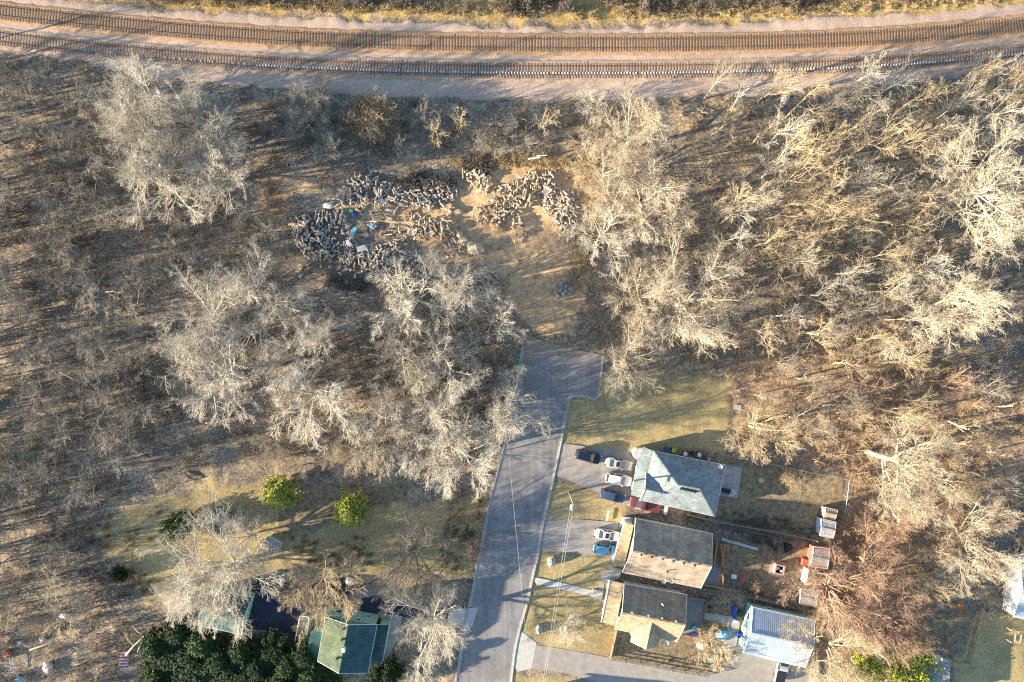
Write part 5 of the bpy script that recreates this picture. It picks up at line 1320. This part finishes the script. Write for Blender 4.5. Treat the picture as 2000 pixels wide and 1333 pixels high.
# ------------------------------------------------------------------ street lamp, cables
b0 = G(1111.4,961.5); t0_ = Vector((b0.x, b0.y, 9.2))
lp = site('street_lamp', tuple(b0), 'wooden utility pole carrying a white street lamp between the driveways', 'street lamp')
mb = MB(); mb.tube([b0-Vector((0,0,.3)), t0_], [.17,.12], 10); mb.build('pole', M['wood_grey'], lp)
mb = MB(); hd = G(1116.5,990,8.8); mb.tube([t0_-Vector((0,0,.6)), t0_.lerp(hd,.6)+Vector((0,0,.2)), hd], .05, 6); mb.build('arm', M['steel'], lp)
mb = MB(); mb.rough((hd.x, hd.y-.1, hd.z), (.28,.55,.16), random.Random(1), n=10, rings=6, jit=.02); lh = mb.build('lamp_head', M['white_paint'], lp, smooth=True)
M['cable'] = mat('cable', (.62,.62,.60), rough=.5, var=.05)
def cable(p, q, sag, lab, r_=.016):
    a, b_ = G(*p), G(*q); pts = [a.lerp(b_, t)-Vector((0,0,4*sag*t*(1-t))) for t in np.linspace(0,1,17)]
    mb = MB(); mb.tube(pts, r_, 5); return tag(mb.build('power_cable', M['cable']), lab, 'cable', 'overhead cables')
cable((1114,992,8.6), (1050,1400,8.6), .35, 'overhead cable from the lamp pole, left one of the close pair')
cable((1119,992,8.6), (1054,1400,8.6), .35, 'overhead cable from the lamp pole, right one of the close pair')
cable((990,850,9.0), (1042,1400,9.0), .5, 'single thin overhead cable slanting along the road', .012)

# ------------------------------------------------------------------ yard things
def bin_obj(p, m, lab, lidm=None, s=(.6,.65,1.05), rz=-.2, grp=None):
    c = G(*p); e = site('wheeled_bin', tuple(c), lab, 'bin', grp)
    mb = MB(); cs, sn = math.cos(rz), math.sin(rz); b = 0
    for z, k in ((.05,.8),(s[2],1.0)):
        for u, v in ((-.5,-.5),(.5,-.5),(.5,.5),(-.5,.5)): x, y = u*s[0]*k, v*s[1]*k; mb.v.append((c.x+x*cs-y*sn, c.y+x*sn+y*cs, z))
    mb.f += [(0,1,5,4),(1,2,6,5),(2,3,7,6),(3,0,4,7),(3,2,1,0),(4,5,6,7)]; mb.m += [0]*6
    mb.build('body', M[m], e)
    mb = MB(); mb.box((c.x,c.y,s[2]+.002), (s[0]*1.12,s[1]*1.12,.08), rz); mb.box((c.x+sn*s[1]*.55,c.y-cs*s[1]*.55,s[2]-.02), (s[0]*.8,.08,.06), rz); mb.build('lid', M[lidm or m], e)
    for q in (-1,1):
        mb = MB(); a = Vector((c.x+q*s[0]*.42*cs, c.y+q*s[0]*.42*sn-.3*s[1], .12)); mb.tube([a-Vector((.04,0,0)), a+Vector((.04,0,0))], .12, 10); mb.build('wheel', M['rubber'], e)
bin_obj((1014,714), 'green_plastic', 'green wheeled bin at the left kerb near the top of the road', 'green_plastic', (.8,.9,1.1))
bin_obj((1213,1061), 'blue_plastic', 'blue wheeled bin in front of the middle driveway garage')
bin_obj((1440,1237), 'blue_plastic', 'blue bin on the path by the teal garage wall')
bin_obj((1313,878), 'black_plastic', 'black bin along the upper wall of the hip-roofed house', 'yellow_plastic')
bin_obj((1349,884), 'black_plastic', 'black bin between two white-lidded barrels by the hip-roofed house')
def barrel(p, m, lab, r_=.32, h_=.9, top=None):
    c = G(*p); e = site('barrel', tuple(c), lab, 'barrel')
    mb = MB(); mb.tube([(c.x,c.y,0),(c.x,c.y,h_*.3),(c.x,c.y,h_*.7),(c.x,c.y,h_)], [r_*.92,r_,r_,r_*.92], 14); mb.build('body', M[m], e)
    mb = MB(); mb.tube([(c.x,c.y,h_+.002),(c.x,c.y,h_+.06)], r_*.97, 14); mb.build('lid', M[top or m], e)
barrel((1300,876), 'blue_plastic', 'bright blue barrel at the upper left wall of the hip-roofed house', .42, 1.0)
barrel((1336,885), 'black_plastic', 'barrel with white lid by the middle of the upper wall', .4, .9, 'white_paint')
barrel((1363,887), 'black_plastic', 'barrel with white lid right of the black bin at the upper wall', .4, .9, 'white_paint')
barrel((1384,896), 'stone', 'grey tub at the right end of the upper wall', .33, .5, 'stone')
barrel((1353,1222), 'teal_plastic', 'turquoise drum on the grey deck of the lowest house', .45, 1.2, 'light_blue')
barrel((1350,1236), 'blue_plastic', 'dark blue drum at the deck corner of the lowest house', .4, 1.1)
barrel((1437,1213), 'white_paint', 'small white pail beside the blue kayak', .25, .5)
barrel((1389,1287), 'light_blue', 'light blue drum near the rail fence at the bottom, left one', .35, .8)
barrel((1397,1281), 'light_blue', 'light blue drum near the rail fence at the bottom, right one', .35, .8)
barrel((1303,1290), 'yellow_plastic', 'small yellow pail on the shaded grass of the lowest yard', .18, .35)
# kayak-like blue hull
blob('kayak', (1435,1195), (.45,1.25,.3), 'blue_plastic', 'bright blue oval sled near the corner of the teal garage', 'sled', 2, None, 14)
blob('garbage_bag', (1443,1197), (.7,.6,.4), 'black_plastic', 'black bag right of the blue sled', 'bag', 4)
# tarp-covered pile
blob('tarp_pile', (1412,1240), (1.3,1.0,.5), 'light_blue', 'pale blue tarp crumpled in the lowest back yard', 'tarp', 12, None, 14)
blob('tarp_pile', (1370,1260), (.9,.6,.4), 'tarp_grey', 'grey-white tarp bundle in the lowest back yard', 'tarp', 13, None, 14)
sheet_obj('board', [(1398,1231),(1404,1227),(1409,1232),(1402,1238)], .5, .08, 'concrete_pale', 'small pale board above the blue tarp', 'board')
# fire pit
fp = site('fire_pit', tuple(G(1519,1107)), 'square brick fire pit on a pink paved pad in the yard', 'fire pit')
c = G(1516,1108); mb = MB(); mb.prism([G(1507,1094),(G(1534,1100)),(G(1526,1130)),(G(1500,1122))], 0, .07); mb.build('paving', M['brick_red'], fp)
M['brick_pale'] = mat('brick_pale', (.50,.30,.22), var=.2, scale=4); fp.children[0].data.materials[0] = mat('paving_pink', (.46,.33,.26), var=.2, scale=3)
c = G(1519,1110); mb = MB()
for u, v, a_, b2 in ((0,.75,1.7,.22),(0,-.75,1.7,.22),(.75,0,.22,1.27),(-.75,0,.22,1.27)):
    cs, sn = math.cos(-.22), math.sin(-.22); mb.box((c.x+u*cs-v*sn, c.y+u*sn+v*cs, .07), (a_,b2,.9), -.22)
mb.build('brick_ring', M['brick_pale'], fp)
mb = MB(); mb.box((c.x,c.y,.07), (1.2,1.2,.2), -.22); mb.build('ash', M['black_plastic'], fp)
mb = MB(); mb.box((c.x-.3,c.y+.2,.3), (.5,.4,.5), .3); mb.box((c.x+.3,c.y-.3,.3), (.35,.3,.5), .1); mb.build('bucket', M['white_paint'], fp)
# wheel, red table, white box
c = G(1427,1136); mb = MB(); ringp = [c+Vector((.6*math.cos(t),.6*math.sin(t),.25)) for t in np.linspace(0, 2*math.pi, 25)]; mb.tube(ringp, .05, 6, cap=False)
for k in range(8): mb.bar(c+Vector((0,0,.25)), ringp[k*3], .03, .03)
tag(mb.build('wagon_wheel', M['wood_grey']), 'grey wagon wheel leaning at the deck corner', 'wheel')
def table(p, r_, m, lab):
    c = G(*p); e = site('garden_table', tuple(c), lab, 'table'); mb = MB(); mb.tube([(c.x,c.y,.68),(c.x,c.y,.72)], r_, 18); mb.build('table_top', M[m], e)
    for k in range(4):
        a = k*1.571+.4; mb = MB(); q = c+Vector((r_*.7*math.cos(a), r_*.7*math.sin(a), 0)); mb.tube([q, q+Vector((0,0,.68))], .03, 6); mb.build('leg', M[m], e)
table((1449,1127), .45, 'red_paint', 'round red garden table below the striped sunlight in the deck yard')
mb = MB(); q = G(1432,1125); mb.box((q.x,q.y,0), (.85,.65,.45), -.1); mb.box((q.x,q.y,.452), (.9,.7,.06), -.1); tag(mb.build('cooler', M['white_paint']), 'white cooler box between the wagon wheel and the red table', 'box')
# yellow frame
mb = MB(); q = [G(1456,1086,.25), G(1464,1083,.25), G(1474,1086,.25), G(1466,1090,.25)]
for k in range(4): mb.bar(q[k], q[(k+1)%4], .12, .08)
mb.bar(q[0], q[2], .1, .06); tag(mb.build('toy_frame', M['yellow_plastic']), 'yellow frame lying on the blue-green grass of the deck yard', 'toy')
# patio things
mb = MB(); q = G(1428,962); mb.tube([(q.x,q.y,.08),(q.x,q.y,.5)], .65, 18); tag(mb.build('round_cover', M['tarp_grey']), 'round grey covered pit on the patio slab behind the hip-roofed house', 'cover')
mb = MB(); q = G(1417,958); mb.box((q.x,q.y,.08), (1.3,.7,.8), -.2); tag(mb.build('grill', M['black_plastic']), 'black grill against the back wall on the patio', 'grill')
for x in (1410,1413): 
    pass
mb = MB(); q = G(1486,938); mb.tube([(q.x,q.y,-.1),(q.x,q.y,.25)], .5, 12); mb.m[-1] = 1; tag(mb.build('tree_stump', [M['log_grey'], M['log_end']]), 'pale stump in the shaded back yard grass', 'stump')
mb = MB(); q = G(1515,1069); mb.tube([(q.x-.3,q.y,.1),(q.x-.3,q.y,.7)], .5, 14); tag(mb.build('water_tank', M['black_plastic']), 'dark round tub in the yard near the board fence', 'tub')
mb = MB(); q = G(1533,1068); mb.prism([G(1530,1060),G(1542,1062),G(1544,1078),G(1533,1080)], 0, 1.1); tag(mb.build('compost_box', M['black_plastic']), 'dark blue-black compost box left of the red-walled shed', 'box')
mb = MB(); q = G(1440,796); mb.box((q.x,q.y,0), (1.3,.9,.06), -.1); tag(mb.build('concrete_cover', M['concrete_pale']), 'small pale slab at the right edge of the upper lawn', 'slab')
# lower right
for p, lab in (((1876,1184),'bright orange tarp on the brush at lower right, upper one'),((1850,1250),'smaller orange cloth by the brown rail fence')):
    blob('orange_tarp', p, (.5,.55,.3) if p[1] < 1200 else (.3,.55,.25), 'orange_plastic', lab, 'tarp', int(p[0]), None, 9)
blob('orange_tarp', (1808,342), (.3,.3,.25), 'orange_plastic', 'tiny orange cloth in the wood at upper right', 'tarp', 8)
blob('snow_patch', (1532,198), (.7,.8,.35), 'snow', 'white plastic heap at the wood edge below the railway', 'plastic heap', 21, None, 14)
blob('plastic_bag', (1980,196), (.5,.35,.3), 'light_blue', 'pale blue bag at the top right edge', 'bag', 22)
blob('plastic_bag', (1616,169), (.4,.3,.25), 'white_paint', 'small white bag beside the railway gravel', 'bag', 23)
blob('plastic_bag', (851,207), (.45,.4,.25), 'tarp_grey', 'pale grey bag at the brush edge left of centre', 'bag', 24)
sg = site('play_frame', tuple(G(1985,1240)), 'wooden play frame on the lawn at the right edge', 'play frame')
for p, q_ in (((1976,1232),(1996,1240)),((1996,1240),(1992,1258)),((1982,1255),(1984,1238)),((1975,1255),(1994,1260))):
    mb = MB(); mb.bar(G(*p,1.5), G(*q_,1.5), .14, .14); mb.build('beam', M['log_tan'], sg)
for p in ((1976,1232),(1996,1240),(1992,1258),(1975,1255)):
    mb = MB(); a = G(*p,1.5); mb.box((a.x,a.y,0),(.12,.12,1.5)); mb.build('post', M['log_tan'], sg)
# lower left junk
M['stripe'] = bpy.data.materials.new('stripe'); M['stripe'].use_nodes = True
N = M['stripe'].node_tree.nodes; L = M['stripe'].node_tree.links
ge = N.new('ShaderNodeNewGeometry'); mp = N.new('ShaderNodeMapping'); mp.inputs['Rotation'].default_value[2] = .1; wv = N.new('ShaderNodeTexWave'); wv.bands_direction = 'Y'; wv.inputs['Scale'].default_value = .55
cr2 = N.new('ShaderNodeValToRGB'); cr2.color_ramp.interpolation = 'CONSTANT'; cr2.color_ramp.elements[1].position = .5
cr2.color_ramp.elements[0].color = (.42,.05,.06,1); cr2.color_ramp.elements[1].color = (.7,.68,.68,1)
L.new(ge.outputs['Position'], mp.inputs['Vector']); L.new(mp.outputs[0], wv.inputs['Vector']); L.new(wv.outputs['Fac'], cr2.inputs['Fac']); L.new(cr2.outputs[0], N['Principled BSDF'].inputs['Base Color'])
mb = MB(); mb.slab([G(236,1274,1.2), G(252,1274,.9), G(250,1308,.5), G(230,1304,1.0)], .05); tag(mb.build('striped_tarp', M['stripe']), 'red and white striped tarp stretched beside the white branches at lower left', 'tarp')
blob('tarp', (128,1202), (1.1,.5,.35), 'tarp_grey', 'grey tarp lump in the brush at lower left', 'tarp', 31)
blob('tarp', (94,1303), (.8,1.1,.4), 'tarp_grey', 'rounded grey tarp near the bottom left corner', 'tarp', 32)
blob('tarp', (40,1328), (1.0,.6,.35), 'light_blue', 'pale blue tarp at the bottom left corner', 'tarp', 33)
blob('plastic_bag', (84,1248), (.5,.4,.3), 'tarp_grey', 'small grey bag above the rounded tarp', 'bag', 34)
blob('plastic_bag', (40,1255), (.45,.35,.3), 'tarp_grey', 'small pale bag left of the fallen pale branch', 'bag', 35)
blob('metal_tank', (684,1135), (.9,.8,.6), 'tarp_grey', 'white covered mound at the edge of the blue-black driveway', 'cover', 36)
jk = site('ladder', tuple(G(24,1300)), 'metal ladder lying among the junk at the left bottom', 'ladder')
for u in (0, 6): mb = MB(); mb.bar(G(18+u,1284,.4), G(22+u,1312,.3), .07, .08); mb.build('side_rail', M['steel'], jk)
mb = MB()
for k in range(9): mb.bar(G(18.5+.45*k,1287+2.8*k,.36), G(24.5+.45*k,1287+2.8*k,.36), .05, .05)
mb.build('rung', M['steel'], jk)
blob('tarp', (16,1278), (.9,.8,.4), 'brick_red', 'faded red tarp above the ladder at the left bottom', 'tarp', 37)
for pts, lab, r_ in (([(300,1215),(285,1240),(262,1262),(246,1280)],'pale fallen forked limb propped on the striped tarp',.22),([(120,1235),(100,1256),(58,1270)],'pale curved fallen branch near the bottom left corner',.14),
                 ([(118,728),(140,738),(168,750)],'pale fallen trunk lying in the shaded left wood',.28),([(204,810),(190,830),(178,858)],'pale leaning dead trunk in the left wood above the lawn',.2)):
    mb = MB(); P = [G(x, y, .9+.3*i) for i, (x, y) in enumerate(pts)]; mb.tube(P[::-1], [r_*(1-.2*i) for i in range(len(P))][::1], 8)
    if 'forked' in lab:
        for (a, b2, c2) in (((285,1240),(270,1235),(258,1222)),((285,1240),(276,1256),(268,1275)),((262,1262),(250,1250),(243,1236)),((290,1230),(296,1250),(288,1278))):
            mb.tube([G(*a,1.2), G(*b2,1.6), G(*c2,2.0)], [.12,.09,.04], 6)
    tag(mb.build('fallen_branch', M['bark_cream'] if 'forked' in lab else M['bark_grey'], smooth=True), lab, 'branch')
for o in bpy.data.objects:
    if '_site' in o: del o['_site']
